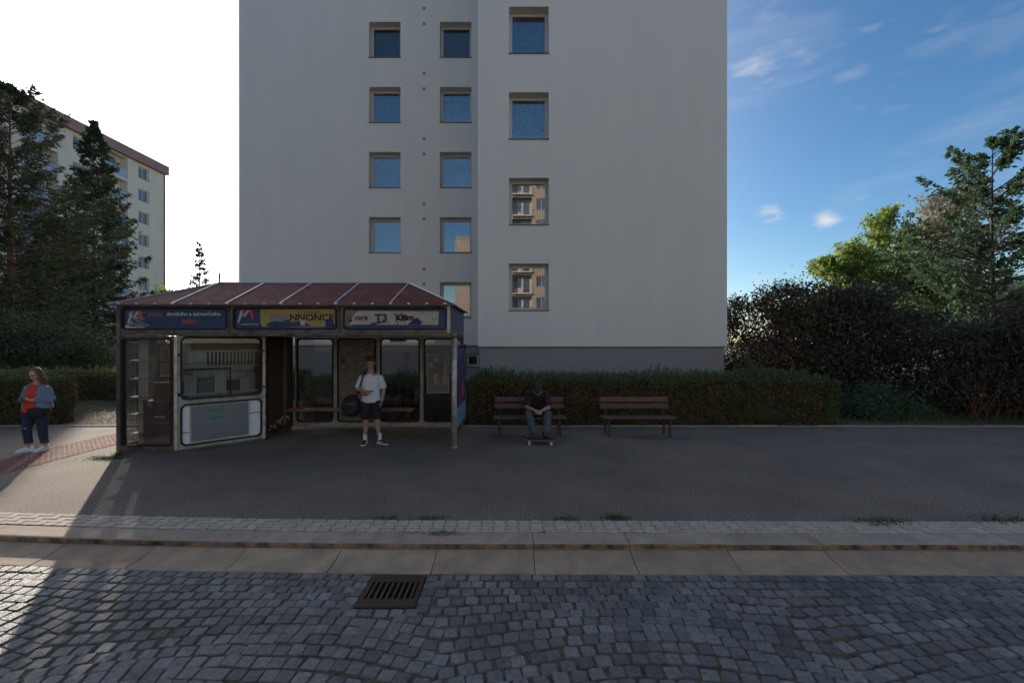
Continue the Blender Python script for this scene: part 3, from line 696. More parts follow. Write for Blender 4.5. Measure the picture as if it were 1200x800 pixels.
# roof sheets (front slopes, hips, back)
EZ, RZ = 2.885, 3.43; EY0, EY1, RY = 8.42, 10.92, 9.65
rx = [-6.23, -6.23, -5.25, -4.25, -3.24, -2.19, -2.19]
ex = [-7.47, -6.31, -5.3, -4.31, -3.3, -2.27, -1.06]
def sheetpoly(name, pts, m='roofsheet', th=.006):
    pts = [Vector(L(*p)) for p in pts]; nrm = (pts[1] - pts[0]).cross(pts[2] - pts[0]).normalized() * th
    n = len(pts); mb = MB(); mb.add(pts + [p + nrm for p in pts], [tuple(range(n)), tuple(range(n, 2 * n))[::-1]] + [((i + 1) % n, i, n + i, n + (i + 1) % n) for i in range(n)])
    return mb.build(name, m, SH)
for i in range(6):
    for ey in (EY0, EY1):
        a, b = (ex[i], ey, EZ), (ex[i + 1], ey, EZ); c, d = (rx[i + 1], RY, RZ), (rx[i], RY, RZ)
        pts = [a, b, c] if rx[i] == rx[i + 1] else [a, b, c, d]
        sheetpoly('roof_sheet', pts)
sheetpoly('roof_sheet', [(ex[0], EY0, EZ), (ex[0], EY1, EZ), (rx[0], RY, RZ)]); sheetpoly('roof_sheet', [(ex[6], EY0, EZ), (ex[6], EY1, EZ), (rx[6], RY, RZ)])
for i in range(7):
    for ey in (EY0, EY1):
        if i in (0, 6) or True:
            MB().tube([L(ex[i], ey, EZ + .012), L(rx[i] + (0.0), RY, RZ + .012)], .014, 6).build('roof_rib', 'rib', SH)
MB().tube([L(rx[0], RY, RZ + .014), L(rx[6], RY, RZ + .014)], .018, 6).build('roof_ridge', 'rib', SH)
MB().bb(*[v for p in ((ex[0] + 4.28, ex[6] + 4.28), (EY0 - 8.53 - .012, EY0 - 8.53 + .01), (EZ - Z0 - .022, EZ - Z0 + .0)) for v in p]).build('eaves_trim', 'frame', SH)
MB().bb(ex[6] + 4.28 - .01, ex[6] + 4.28 + .012, EY0 - 8.53 + .01, EY1 - 8.53, EZ - Z0 - .022, EZ - Z0).build('eaves_trim', 'maroon_render', SH)
for i in range(19):
    x = ex[0] + .2 + i * .335; MB().bb(x + 4.28 - .022, x + 4.28 + .022, EY0 - 8.53 - .02, EY0 - 8.53 + .05, EZ - Z0 + .002, EZ - Z0 + .03).build('roof_clip', 'rib', SH)
MB().tube([L(-6.2, RY, RZ - .05), L(-6.2, RY, RZ + .22)], .02, 8).lathe([(.0, 0), (.028, 0), (.028, .02), (0, .02)], L(-6.2, RY, RZ + .20), 8).build('roof_pipe', 'maroon_render', SH)
# ceiling lattice and beams under the roof
for x in mods: MB().bb(x + 4.28 - .02, x + 4.28 + .02, .03, YB - YF - .04, 2.70, 2.74).build('roof_beam', 'frame', SH)
# fascia: posts and ring frames
FZ0, FZ1 = 2.36, 2.875
def fasc(x0, x1):
    p = MB(); w = x1 - x0
    o_ = rr(0, w, 0, FZ1 - FZ0, .003); i_ = rr(.05, w - .05, .06, FZ1 - FZ0 - .04, .07)
    p.ring(o_, i_, 0, .05); fo = p.build('fascia_frame', 'frame', SH, L(x0, YF, FZ0))
    r2 = MB(); r2.ring(rr(.048, w - .048, .058, FZ1 - FZ0 - .038, .07), rr(.075, w - .075, .085, FZ1 - FZ0 - .065, .055), -.012, .03); r2.build('gasket', 'rubber', fo)
    b = MB(); b.plate(rr(.06, w - .06, .07, FZ1 - FZ0 - .05, .05), .022, .035)
    return fo, w
segs = [(-7.37, -5.29), (-5.28, -3.225), (-3.215, -1.17)]
FH = FZ1 - FZ0; cz = FH / 2 + .01
def logo(parent, x, y, z, s):
    """silver and red ribbon M"""
    def rib(pts, m, dy): MB().plate([(x + a * s, z + b * s) for a, b in pts], y - dy, y - dy + .003).build('logo_ribbon', m, parent)
    rib([(0, 0), (.14, 0), (.42, .66), (.46, .92), (.34, .98), (.24, .88)], 'silver', .004)
    rib([(.34, .98), (.52, .98), (.66, .62), (.60, .46), (.50, .44)], 'red', .008)
    rib([(.48, .44), (.62, .44), (.86, .78), (1.0, .98), (.82, .98), (.72, .88)], 'silver', .011)
    rib([(.82, .98), (1.05, .98), (1.16, .88), (1.30, .26), (1.12, .24), (1.0, .7)], 'red', .014)
signs = []
for (x0, x1) in segs:
    fo, w = fasc(x0, x1)
    b = MB(); b.plate(rr(.06, w - .06, .07, FH - .05, .05), .020, .034); so = b.build('sign_panel', 'blue', SH, L(x0, YF, FZ0)); signs.append((so, w))
so, w = signs[0]
logo(so, .14, .018, .17, .25)
quads('scratches', [[(a, .0125, b), (a + c, .0125, b + d), (a + c, .0125, b + d + .006), (a, .0125, b + .008)] for a, b, c, d in [(random.uniform(.13, .42), random.uniform(.13, .38), random.uniform(.02, .09), random.uniform(-.02, .03)) for _ in range(60)]], 'silver', so, kind='stuff')
MB().plate([(.10, .115), (.14, .095), (.5, .10), (.45, .115), (.2, .12), (.12, .15)], .014, .018).build('paper_scrap', 'paperw', so)
text('prodej', .10, 'red', so, (.665, .018, .355), bold=.001)
text('domácího a zahraničního', .100, 'paperw', so, (1.39, .018, .355), bold=.001, xs=1.0)
text('tisku', .14, 'red', so, (1.30, .018, .22), bold=.002)
text('mediaprint kapa', .04, 'paperw', so, (.42, .018, .15))
so, w = signs[1]
logo(so, .12, .018, .19, .25)
text('mediaprint kapa', .052, 'paperw', so, (.36, .006, .165))
MB().plate([(.555, .445), (1.945, .45), (1.955, .16), (1.83, .14), (1.80, .115), (1.3, .105), (.9, .12), (.60, .115), (.56, .16)], .013, .018).build('torn_poster', 'yellow', so)
MB().plate([(.66, .15), (.75, .21), (.95, .23), (1.08, .28), (1.12, .20), (1.35, .22), (1.52, .13), (1.1, .115), (.7, .12)], .009, .0125).build('torn_patch', 'blue', so)
MB().plate([(.70, .27), (.78, .33), (.92, .36), (1.05, .33), (1.10, .27), (1.0, .215), (.80, .22)], .006, .009).build('paste_smear', 'torn', so)
MB().plate([(1.78, .25), (1.90, .27), (1.96, .12), (1.78, .12)], .009, .0125).build('torn_patch', 'navy', so)
MB().plate([(1.30, .25), (1.39, .24), (1.40, .15), (1.32, .14)], .004, .008).build('paper_scrap', 'silver', so)
MB().plate([(.72, .455), (1.10, .45), (1.0, .437), (.74, .435)], .009, .0125).build('paper_scrap', 'red', so)
text('NNONCE', .165, 'ink', so, (1.52, .0105, .283), bold=.004, xs=1.15)
text('S námi uspějete', .045, 'ink', so, (1.52, .0105, .385)); text('prodej bytů, auto, zvířata, práce', .036, 'ink', so, (1.50, .0105, .345), xs=1.1)
so, w = signs[2]
MB().plate([(.06, .14), (.2, .11), (.24, .20), (.28, .32), (.30, .42), (.06, .45)], .016, .019).build('torn_patch', 'plate', so)
MB().plate([(.15, .155), (1.83, .15), (1.84, .405), (.32, .415), (.26, .36), (.20, .27), (.15, .235), (.19, .20)], .012, .0165).build('torn_poster', 'cream_paper', so)
MB().plate([(.15, .235), (.20, .27), (.21, .22), (.17, .19)], .008, .0115).build('torn_patch', 'ink', so)
text('ore', .15, 'ink', so, (.40, .0105, .285), bold=.004, xs=1.05); text('T3', .19, 'navy', so, (.76, .0105, .275), bold=.008, xs=1.15); text('Kilim', .14, 'ink', so, (1.20, .0105, .285), bold=.008, xs=1.15)
MB().plate([(.27 - .02, .285), (.275, .315), (.30, .285), (.275, .255)], .006, .0095).build('paper_scrap', 'red', so)
MB().plate([(1.26, .155), (1.30, .20), (1.36, .24), (1.42, .29), (1.47, .26), (1.52, .21), (1.50, .155)], .007, .0115).build('torn_patch', 'navy', so)
MB().plate([(.52, .155), (.6, .19), (.74, .215), (.9, .20), (.72, .18), (.66, .16)], .007, .0115).build('torn_patch', 'navy', so)
tears = MB()
for i in range(26):
    x = random.choice([random.uniform(1.0, 1.2), random.uniform(1.45, 1.82), random.uniform(.3, 1.8)]); z = random.uniform(.17, .36)
    tears.tube([(x, .0105, z), (x + random.uniform(-.05, .05), .0105, z + random.uniform(-.03, .05)), (x + random.uniform(-.07, .07), .0105, z + random.uniform(-.05, .08))], [.002, .006, .002], 4)
tears.build('paper_tears', 'ink', so)
# side fascias
for X, nm in ((XR, 1), (XL, 0)):
    p = MB(); Ld = YB - YF; p.ring(rr(0, Ld, 0, FH, .003), rr(.05, Ld - .05, .06, FH - .04, .07), -.02, .02)
    fo = p.build('fascia_frame', 'frame', SH, L(X, YF + .055, FZ0), rot=(0, 0, R(90)))
    b = MB().plate(rr(.045, Ld - .045, .055, FH - .035, .06), -.014, .01); sb = b.build('sign_panel', 'blue', SH, L(X, YF + .055, FZ0), rot=(0, 0, R(90)))
    if nm:
        for a, z, s_ in ((.55, .31, .09), (1.2, .17, .08), (1.6, .3, .07)): text('M', s_ * 1.6, 'red', sb, (a, -.016, z), bold=.004, name='red_mark')
p = MB(); p.ring(rr(0, XR - XL, 0, FH, .003), rr(.05, XR - XL - .05, .06, FH - .04, .07), -.02, .02); p.build('fascia_frame', 'frame', SH, L(XL, YB + .06, FZ0))
MB().plate(rr(.045, XR - XL - .045, .055, FH - .035, .06), -.01, .01).build('sign_panel', 'plate', SH, L(XL, YB + .06, FZ0))
MB().bb(6.19 - 3.09 - .035, 6.19 - 3.09 + .02, -.008, .05, FZ0 - Z0 + .0, FZ1 - Z0 - .005).build('corner_post', 'galv', SH)
# lower beam under the fascia
MB().bb(-3.09, 3.09, .0, .07, FZ0 - Z0 - .055, FZ0 - Z0 - .004).build('beam', 'frame', SH)
MB().bb(-3.09, 3.09, YB - YF + .0, YB - YF + .06, FZ0 - Z0 - .055, FZ0 - Z0 - .004).build('beam', 'frame', SH)
MB().bb(3.06, 3.12, .075, YB - YF - .005, FZ0 - Z0 - .055, FZ0 - Z0 - .004).build('beam', 'frame', SH)

def panel(x0, y0, x1, y1, z0, z1, opens, frame='alu', depth=.05, gas=True, name='panel_frame'):
    """framed wall panel between plan points; opens = list of (u0,u1,w0,w1,r); returns frame object and length"""
    a = math.atan2(y1 - y0, x1 - x0); Ln = math.hypot(x1 - x0, y1 - y0)
    mb = MB(); g = MB()
    zs = [z0] + [(opens[i][3] + opens[i + 1][2]) / 2 for i in range(len(opens) - 1)] + [z1]
    for i, (u0, u1, w0, w1, r) in enumerate(opens):
        mb.ring(rr(0, Ln, zs[i] - z0, zs[i + 1] - z0, .002), rr(u0, u1, w0 - z0, w1 - z0, r), 0, depth)
        g.ring(rr(u0 - .004, u1 + .004, w0 - z0 - .004, w1 - z0 + .004, r), rr(u0 + .028, u1 - .028, w0 - z0 + .028, w1 - z0 - .028, max(.02, r - .02)), -.014, depth * .6)
    fo = mb.build(name, frame, SH, L(x0, y0, z0), a)
    if gas: g.build('gasket', 'rubber', fo)
    return fo, Ln
def glazing(fo, u0, u1, w0, w1, m, r=.06, y=.02, name='glass_pane'):
    return MB().plate(rr(u0, u1, w0, w1, r), y, y + .006).build(name, m, fo)
def wiremesh(fo, u0, u1, w0, w1, y, st=.036, t=.0021):
    mb = MB(); n = int((u1 - u0) / st)
    for i in range(n + 1): x = u0 + (u1 - u0) * i / n; mb.bb(x - t, x + t, y - t, y + t, w0, w1)
    n = int((w1 - w0) / st)
    for i in range(n + 1): z = w0 + (w1 - w0) * i / n; mb.bb(u0, u1, y - 3 * t, y - t, z - t, z + t)
    return mb.build('wire_mesh', 'wire', fo, kind='stuff')
zb, zt = Z0 + .04, FZ0 - .06
# 1 left front panel
fo, n1 = panel(XL, YF, -6.32, YF, zb, zt, [(.05, 1.0, Z0 + .12, FZ0 - .10, .07)], 'frame'); H = zt - zb
glazing(fo, .06, .99, .09, H - .05, 'clear'); wiremesh(fo, .07, .98, .10, H - .06, .055)
# corner posts (bright worn aluminium)
for (x, y) in ((-6.30, 8.535), (-5.24, 9.62)):
    MB().box((x + 4.28, y - 8.53, (zb + zt) / 2 - Z0), (.055, .055, zt - zb), R(22)).build('corner_post', 'galv', SH, bevel=.006)
MB().bb(-3.13, -3.06, -.01, .06, 0, FZ1 - Z0).build('corner_post', 'frame', SH)
# 2 angled panel
fo, n2 = panel(-6.29, 8.535, -5.22, 9.64, zb, zt, [(.06, n1 * 0 + 1.47, Z0 + .10, 1.01, .10), (.06, 1.47, 1.09, FZ0 - .075, .10)], 'alu')
o2 = fo; s = Z0 + .04
glazing(fo, .07, 1.46, 1.10 - s, FZ0 - .085 - s, 'clear'); wiremesh(fo, .08, 1.45, 1.11 - s, FZ0 - .095 - s, -.008, .033)
MB().tube([(.10, -.02, 1.78 - s), (1.44, -.02, 1.78 - s)], .006, 5).tube([(.10, -.02, 1.66 - s), (.88, -.02, 1.66 - s), (.88, -.02, 1.14 - s)], .016, 6).tube([(.9, -.02, 1.60 - s), (1.44, -.02, 1.60 - s)], .006, 5).build('hatch_frame', 'rubber', fo)
MB().plate(rr(.07, 1.46, .08, 1.0 - s, .08), .022, .03).build('infill_sheet', 'whiteshelf', fo)
bd = MB().plate(rr(.23, 1.20, .13, .96 - s, .008), -.012, .018).build('board', 'board', fo)
MB().ring(rr(.215, 1.215, .115, .975 - s, .008), rr(.235, 1.195, .135, .955 - s, .008), -.018, .012).build('board_trim', 'alu', bd)
for j, (zz, n) in enumerate(((.70, 17), (.555, 19))):
    pts = [(.46 + i * .019, -.016, zz + .022 * math.sin(i * 2.1) + .010 * math.sin(i * .9 + j)) for i in range(n)]
    MB().tube(pts, .006, 4).tube([(p[0] + .01, p[1], p[2] - .025) for p in pts[3:-3]], .004, 4).build('graffiti', 'spray_green', bd)
# bits behind the lower sheet edges
MB().bb(.08, .20, .012, .02, .30, .315).bb(1.24, 1.45, .012, .02, .55, .565).build('shelf_line', 'grime', fo)
for (u, w) in ((.03, 1.2), (.03, 1.95), (1.50, 1.25), (1.50, 2.0)): MB().bb(u - .016, u + .016, -.03, .0, w - s - .03, w - s + .03).build('hinge', 'rubber', fo)
# 3 brown slatted grille side, going back
fo, n3 = panel(-5.22, 9.66, -5.20, 10.78, zb, zt, [(.04, 1.08, Z0 + .12, FZ0 - .08, .03)], 'frame')
sl = MB().bb(.05, 1.07, .0, .022, -.012, .012).mesh('grille_slat', M['grille'])
for i in range(52): inst(sl, 'grille_slat', fo, (0, .0, .11 + i * .0395))
MB().bb(.05, 1.07, .026, .034, .10, H - .04).build('backing', 'grille', fo); MB().bb(.70, .84, -.006, 0, .12, H - .05).build('stile', 'plank', fo)
pts = MB()
for i in range(26):
    u = .1 + i * .037; z = .16 + i * .006 + random.uniform(-.04, .09)
    pts.tube([(u, -.008, z), (u + random.uniform(-.03, .04), -.008, z + random.uniform(-.06, .06)), (u + random.uniform(-.04, .05), -.008, z + random.uniform(-.05, .06))], .007, 4)
pts.build('graffiti', 'spray_white', fo, kind='stuff')
# 4 kiosk left side and back
fo, n4 = panel(XL, 10.78, XL, YF + .06, zb, zt, [(.06, 2.13, Z0 + .12, FZ0 - .10, .07)], 'frame')
glazing(fo, .07, 2.12, .09, H - .05, 'sidetint')
fo, n5 = panel(XL, YB, -5.22, YB, zb, zt, [(.06, 1.02, Z0 + .12, FZ0 - .10, .07)], 'frame')
glazing(fo, .05, 1.03, .09, H - .05, 'clear')
MB().bb(1.1, 2.13, .0, .04, .02, H).build('back_sheet', 'grille', fo)
MB().prism([L(*p)[:2] for p in ((XL + .02, YF + .02), (-6.31, YF + .02), (-5.24, 9.64), (-5.24, 10.78), (XL + .02, 10.78))], .0, .05).build('kiosk_floor', 'frame', SH)
# 5 back wall of the waiting area
bx = [-5.15, -4.19, -3.17, -2.14, -1.14]
zb2 = Z0 + .06
styles = ['tint', None, 'tint', 'darktint']
for i in range(4):
    fo, n_ = panel(bx[i], YB, bx[i + 1] - .004, YB, zb2, zt, [(.045, bx[i + 1] - bx[i] - .05, Z0 + .17, FZ0 - .09, .09)], 'alu')
    w_ = bx[i + 1] - bx[i]; h_ = zt - zb2
    if styles[i]: glazing(fo, .05, w_ - .055, .12, h_ - .04, styles[i], .09)
    else:
        pn = MB().plate(rr(.05, w_ - .055, .12, h_ - .04, .09), .02, .028).build('plate', 'plate', fo)
        for k in range(16):
            cx, cz_ = random.gauss(.62, .15), random.gauss(1.72, .14) if k < 11 else random.uniform(.9, 2.0)
            r0 = random.uniform(.02, .09); cx = min(max(cx, .14), .84)
            pl_ = [(cx + r0 * random.uniform(.4, 1.2) * math.cos(a), cz_ + .35 * r0 * random.uniform(.4, 1.4) * math.sin(a)) for a in [2 * math.pi * q / 9 for q in range(9)]]
            MB().plate(pl_, .010 + .0004 * k, .0195).build('paper_scrap', 'torn', pn)
        MB().plate(rr(.13, .22, 1.50, 1.62, .01), .009, .0195).build('sticker', 'blue', pn)
        MB().plate(rr(.90 - .01, .955, 1.2, 1.9, .01), .009, .0195).build('sticker', 'maroon', pn)
    if i == 2:
        st = MB().plate(rr(.27, .66, h_ - .115, h_ - .03, .006), .010, .018).build('sticker', 'paperw', fo)
        text('AUTOBUS', .05, 'maroon', st, (.50, .009, h_ - .07), bold=.003); MB().plate([(.285, h_ - .105), (.335, h_ - .09), (.32, h_ - .04), (.29, h_ - .05)], .005, .0095).build('arrow_mark', 'red', st)
    if i == 3:
        tf_ = MB().ring(rr(.13, .66, .80, 1.74, .01), rr(.16, .63, .83, 1.71, .01), -.04, .01); tc_ = tf_.build('notice_case', 'alu', fo)
        MB().plate(rr(.15, .64, .82, 1.72, .005), -.018, -.008).build('case_back', 'board', tc_)
        for r_ in range(5):
            for c_ in range(4):
                if r_ == 4 and c_ > 1: continue
                MB().bb(.18 + c_ * .11, .275 + c_ * .11, -.024, -.019, 1.01 + r_ * .13, 1.125 + r_ * .13).build('notice_sheet', random.choice(['cream_paper', 'torn', 'cream_paper', 'torn']), tc_)
        MB().bb(.20, .27, -.027, -.0245, 1.03, 1.09).bb(.42, .48, -.027, -.0245, 1.02, 1.10).build('red_notice', 'red', tc_)
# 6 right side panel, poster_panel behind
fo, n6 = panel(-1.13, YB - .02, -1.16, 9.02, zb2 + .16, zt - .16, [(.05, 1.73, Z0 + .28, FZ0 - .25, .08)], 'frame')
fo.rotation_euler = (0, 0, math.atan2(9.02 - YB, -.03)); h_ = zt - zb2
ad = MB().plate(rr(.04, 1.74, .07, h_ - .40, .05), .012, .024).build('poster_panel', 'blue', fo)
for k, (u, z, r_, m_) in enumerate([(.3, 1.1, .3, 'navy'), (.9, 1.25, .35, 'maroon'), (.5, .75, .28, 'red'), (1.2, .9, .33, 'maroon'), (.35, 1.45, .2, 'maroon'), (1.4, 1.4, .2, 'navy'), (1.0, .62, .16, 'red')]):
    for sgn in (-1, 1):
        MB().plate([(u + r_ * random.uniform(.5, 1.1) * math.cos(a), z + r_ * random.uniform(.4, 1) * math.sin(a)) for a in [2 * math.pi * q / 8 for q in range(8)]], .018 + sgn * (.0075 + k * .001) - .001, .018 + sgn * (.0075 + k * .001) + .001).build('graffiti', m_, ad)
MB().plate(rr(.06, 1.72, .09, .50, .03), .0, .036).build('poster_foot', 'poster_blue', ad)
# front right post
MB().tube([L(-1.135, 8.94, Z0 - .01), L(-1.135, 8.94, FZ0 - .0)], .055, 20).lathe([(.0, 0), (.075, 0), (.075, .012), (0, .012)], L(-1.135, 8.94, Z0), 20).build('post', 'galv', SH, smooth=True)
MB().tube([L(-1.135, 8.94, FZ0 - .10), L(-1.135, 8.94, FZ0 - .04)], .066, 20).build('post_collar', 'frame', SH)
MB().bb(3.06, 3.13, YB - YF - .005, YB - YF + .055, 0, FZ1 - Z0).build('corner_post', 'frame', SH)
# waiting bench rail
for y, z in ((10.40, .66), (10.53, .665)):
    MB().bb(-5.12 + 4.28, -2.24 + 4.28, y - 8.53 - .055, y - 8.53 + .055, z - Z0 - .045, z - Z0).build('seat_plank', 'plank', SH, bevel=.006)
for x in (-4.9, -4.17, -3.15, -2.35): MB().bb(x + 4.28 - .02, x + 4.28 + .02, 10.42 - 8.53, 10.79 - 8.53, .66 - Z0 - .085, .66 - Z0 - .046).build('seat_bracket', 'frame', SH)

# things standing inside the kiosk
def stand(name, lb, cat, x, y, z, rz=0, group=None): return thing(name, lb, cat, (x, y, z), rz, group)
a45 = math.atan2(9.64 - 8.535, -5.22 + 6.29)
t = stand('display_rack', 'white slotted magazine rack behind the wire mesh of the kiosk hatch', 'rack', -5.98, 9.30, Z0 + .05, a45)
MB().bb(-.68, .68, .10, .14, 0, 2.2).build('back_board', 'whiteshelf', t)
for z, m_ in ((.98, 'whiteshelf'), (1.52, 'whiteshelf'), (1.83, 'whiteshelf')): MB().bb(-.68, .68, -.12, .095, z, z + .03).build('shelf', m_, t)
for i in range(13): MB().bb(-.20 + i * .066, -.165 + i * .066, -.11, -.09, 1.56, 1.83).build('slot_bar', 'whiteshelf', t)
MB().bb(-.2, .66, -.085, .09, 1.552, 1.57).build('slot_floor', 'grime', t)
MB().bb(-.2, .66, .06, .09, 1.58, 1.82).build('slot_back', 'brownbox', t)
for k, (x, z, w_, h_, m_) in enumerate([(-.6, 1.01, .2, .34, 'paperw'), (-.36, 1.01, .22, .30, 'torn'), (-.10, 1.01, .20, .40, 'whiteshelf'), (.14, 1.01, .22, .22, 'brownbox'), (.36, 1.01, .16, .28, 'paperw'), (.50, 1.01, .14, .36, 'cream_paper'), (-.55, 1.55, .32, .26, 'whiteshelf'), (-.6, 1.36, .1, .12, 'yellow')]):
    o = MB().box((x + w_ / 2, -.03, z + h_ / 2 + .001 * k), (w_, .08 + .006 * k, h_), random.uniform(-.1, .1)).build('magazine_stack', m_, label='stack of magazines and cartons number'.replace(' number', '') + [' at the far left of the middle shelf', ' second on the middle shelf', ' with tall white cover on the middle shelf', ' in a low brown carton', ' right of the brown carton', ' at the right end of the middle shelf', ' on the upper left shelf', ' in yellow on the left of the rack'][k], cat='magazines', group='stacks on the kiosk rack')
    o.matrix_world = Matrix.Translation((-5.98, 9.30, Z0 + .05)) @ Matrix.Rotation(a45, 4, 'Z')
o = MB().bb(-.45, .66, -.10, .08, 1.865, 2.12).build('carton', 'brownbox', label='long brown carton on top of the kiosk rack', cat='carton', loc=(-5.98, 9.30, Z0 + .05), rz=a45)
t = stand('counter_cabinet', 'dark red counter cabinet behind the left kiosk window', 'cabinet', -6.83, 8.80, Z0 + .05)
MB().bb(-.30, .47, 0, .35, .02, .86).build('body', 'maroon', t); MB().bb(-.32, .49, -.02, .37, .86, .885).build('top', 'plank', t); MB().bb(-.29, .46, -.01, -.001, .33, .60).build('drawer_front', 'maroon', t); MB().bb(-.29, .46, -.01, -.001, .62, .84).build('drawer_front', 'maroon', t)
MB().bb(-.07, .13, -.018, -.011, .56, .59).build('label_holder', 'paperw', t)
t = MB().bb(-.16, .42, .06, .32, 0, .34).build('brown_carton', 'brownbox', loc=(-6.83, 8.80, Z0 + .05 + .887), label='brown carton standing on the dark red kiosk counter', cat='carton')
t = stand('shelf_tower', 'narrow white shelf tower inside the left edge of the kiosk window', 'shelf', -7.25, 8.80, Z0 + .05)
MB().bb(-.06, .12, .10, .13, 0, 2.15).build('back_board', 'whiteshelf', t)
for z in (.25, .62, .95, 1.3, 1.65, 2.0): MB().bb(-.06, .12, -.10, .099, z, z + .025).build('shelf', 'whiteshelf', t)
t = MB().bb(-.17, .42, .0, .02, 0, .58).build('poster', 'yellow', loc=(-6.83, 9.05, 1.52), label='yellowish brown paper poster hanging inside the left kiosk window', cat='poster')  # coloured panel in place of the sunlit opposite block mirrored in the glass
MB().ring(rr(-.22, .47, -.05, .63, .01), rr(-.18, .43, -.01, .59, .01), -.01, .03).bb(-.18, .43, -.008, .0, .26, .30).build('reflection_edge', 'grille', t)
for x, zz in ((-.1, .32), (.05, .02), (.18, .34), (.28, .05)): MB().bb(x, x + .09, -.006, .0, zz, zz + .20).build('reflection_detail', 'brownbox', t)
# small things on the shelter bench
c = MB().lathe([(.024, 0), (.034, .09), (.036, .095), (.031, .096), (.022, .01)], (0, 0, 0), 12).build('paper_cup', 'red', loc=(-4.83, 10.42, .661), label='small orange red paper cup on the shelter seat plank', cat='cup', smooth=True)
c = MB().prism([(-.04, -.02), (.03, -.03), (.05, .01), (.0, .03)], 0, .012).build('crumpled_napkin', 'paperw', loc=(-4.68, 10.42, .661), label='white crumpled napkin on the shelter seat right of the cup', cat='napkin')

# ------------------------------------------------------------------ benches
pk = MB().box((0, 0, 0), (1.6, .095, .032)).mesh('slat', M['wood']); pb = MB().box((0, 0, 0), (1.56, .024, .115)).mesh('back', M['wood'])
def bench(x, y, rz, lb):
    t = thing('park_bench', lb, 'bench', (x, y, Z0), rz, 'brown slatted benches in front of the hedge')
    for yy, zz in ((-.22, .42), (-.11, .415), (.0, .41), (.11, .41)):
        o = inst(pk, 'seat_slat', t, (0, yy, zz), random.uniform(-.004, .004)); b = o.modifiers.new('b', 'BEVEL'); b.width = .006
    for k, (yy, zz) in enumerate(((.235, .62), (.262, .765))):
        o = inst(pb, 'back_slat', t, (0, yy, zz)); o.rotation_euler = (R(-10), 0, random.uniform(-.003, .003)); b = o.modifiers.new('b', 'BEVEL'); b.width = .005
    for sx in (-.66, .66):
        MB().bb(sx - .022, sx + .022, -.235, -.195, 0, .385).build('leg', 'steel', t)
        MB().bb(sx - .022, sx + .022, .16, .20, 0, .385).build('leg', 'steel', t)
        MB().bb(sx - .0235, sx + .0235, -.26, .20, .386, .398).build('seat_support', 'steel', t)
        MB().tube([(sx, .19, .38), (sx, .225, .5), (sx, .262, .70), (sx, .285, .83)], .017, 6).build('back_support', 'steel', t)
    return t
bench(2.77, 10.1, R(.4), 'empty brown wooden bench with a slatted low back, right of the seated man')
bench(.385, 10.1, 0, 'brown wooden bench that the man in black sits on')

# ------------------------------------------------------------------ people
def loft(mb, pts, rad, side=(1, 0, 0), n=14, cap=.6):
    """tapering body section: pts, (side radius, depth radius) each, rounded ends"""
    P = [Vector(p) for p in pts]; Rr = [r if isinstance(r, tuple) else (r, r) for r in rad]
    d0 = (P[0] - P[1]).normalized(); d1 = (P[-1] - P[-2]).normalized()
    P2 = [P[0] + d0 * Rr[0][1] * cap, P[0] + d0 * Rr[0][1] * cap * .7] + P + [P[-1] + d1 * Rr[-1][1] * cap * .7, P[-1] + d1 * Rr[-1][1] * cap]
    R2 = [(Rr[0][0] * .35, Rr[0][1] * .35), (Rr[0][0] * .75, Rr[0][1] * .75)] + Rr + [(Rr[-1][0] * .75, Rr[-1][1] * .75), (Rr[-1][0] * .35, Rr[-1][1] * .35)]
    vs = []; sd_ = Vector(side)
    for i, p in enumerate(P2):
        d = (P2[min(i + 1, len(P2) - 1)] - P2[max(i - 1, 0)]).normalized()
        s_ = sd_ - d * sd_.dot(d)
        if s_.length < .15: s_ = Vector((0, 1, 0)) - d * d.y
        s_.normalize(); f = d.cross(s_)
        for k in range(n):
            t = 2 * math.pi * k / n; vs.append(p + s_ * math.cos(t) * R2[i][0] + f * math.sin(t) * R2[i][1])
    m = len(P2)
    fs = [(i * n + k, i * n + (k + 1) % n, (i + 1) * n + (k + 1) % n, (i + 1) * n + k) for i in range(m - 1) for k in range(n)]
    fs += [tuple(range(n))[::-1], tuple((m - 1) * n + k for k in range(n))]
    mb.add(vs, fs)
def ell(mb, c, r, m3=None, n=14):
    m3 = m3 or Matrix.Identity(3); vs = []; c = Vector(c)
    for i in range(1, n): 
        for k in range(n):
            a = math.pi * i / n; b = 2 * math.pi * k / n
            vs.append(c + m3 @ Vector((r[0] * math.sin(a) * math.cos(b), r[1] * math.sin(a) * math.sin(b), r[2] * math.cos(a))))
    fs = [(i * n + k, (i + 1) * n + k, (i + 1) * n + (k + 1) % n, i * n + (k + 1) % n) for i in range(n - 2) for k in range(n)]
    fs += [tuple(range(n)), tuple((n - 2) * n + k for k in range(n))[::-1]]
    mb.add(vs, fs)
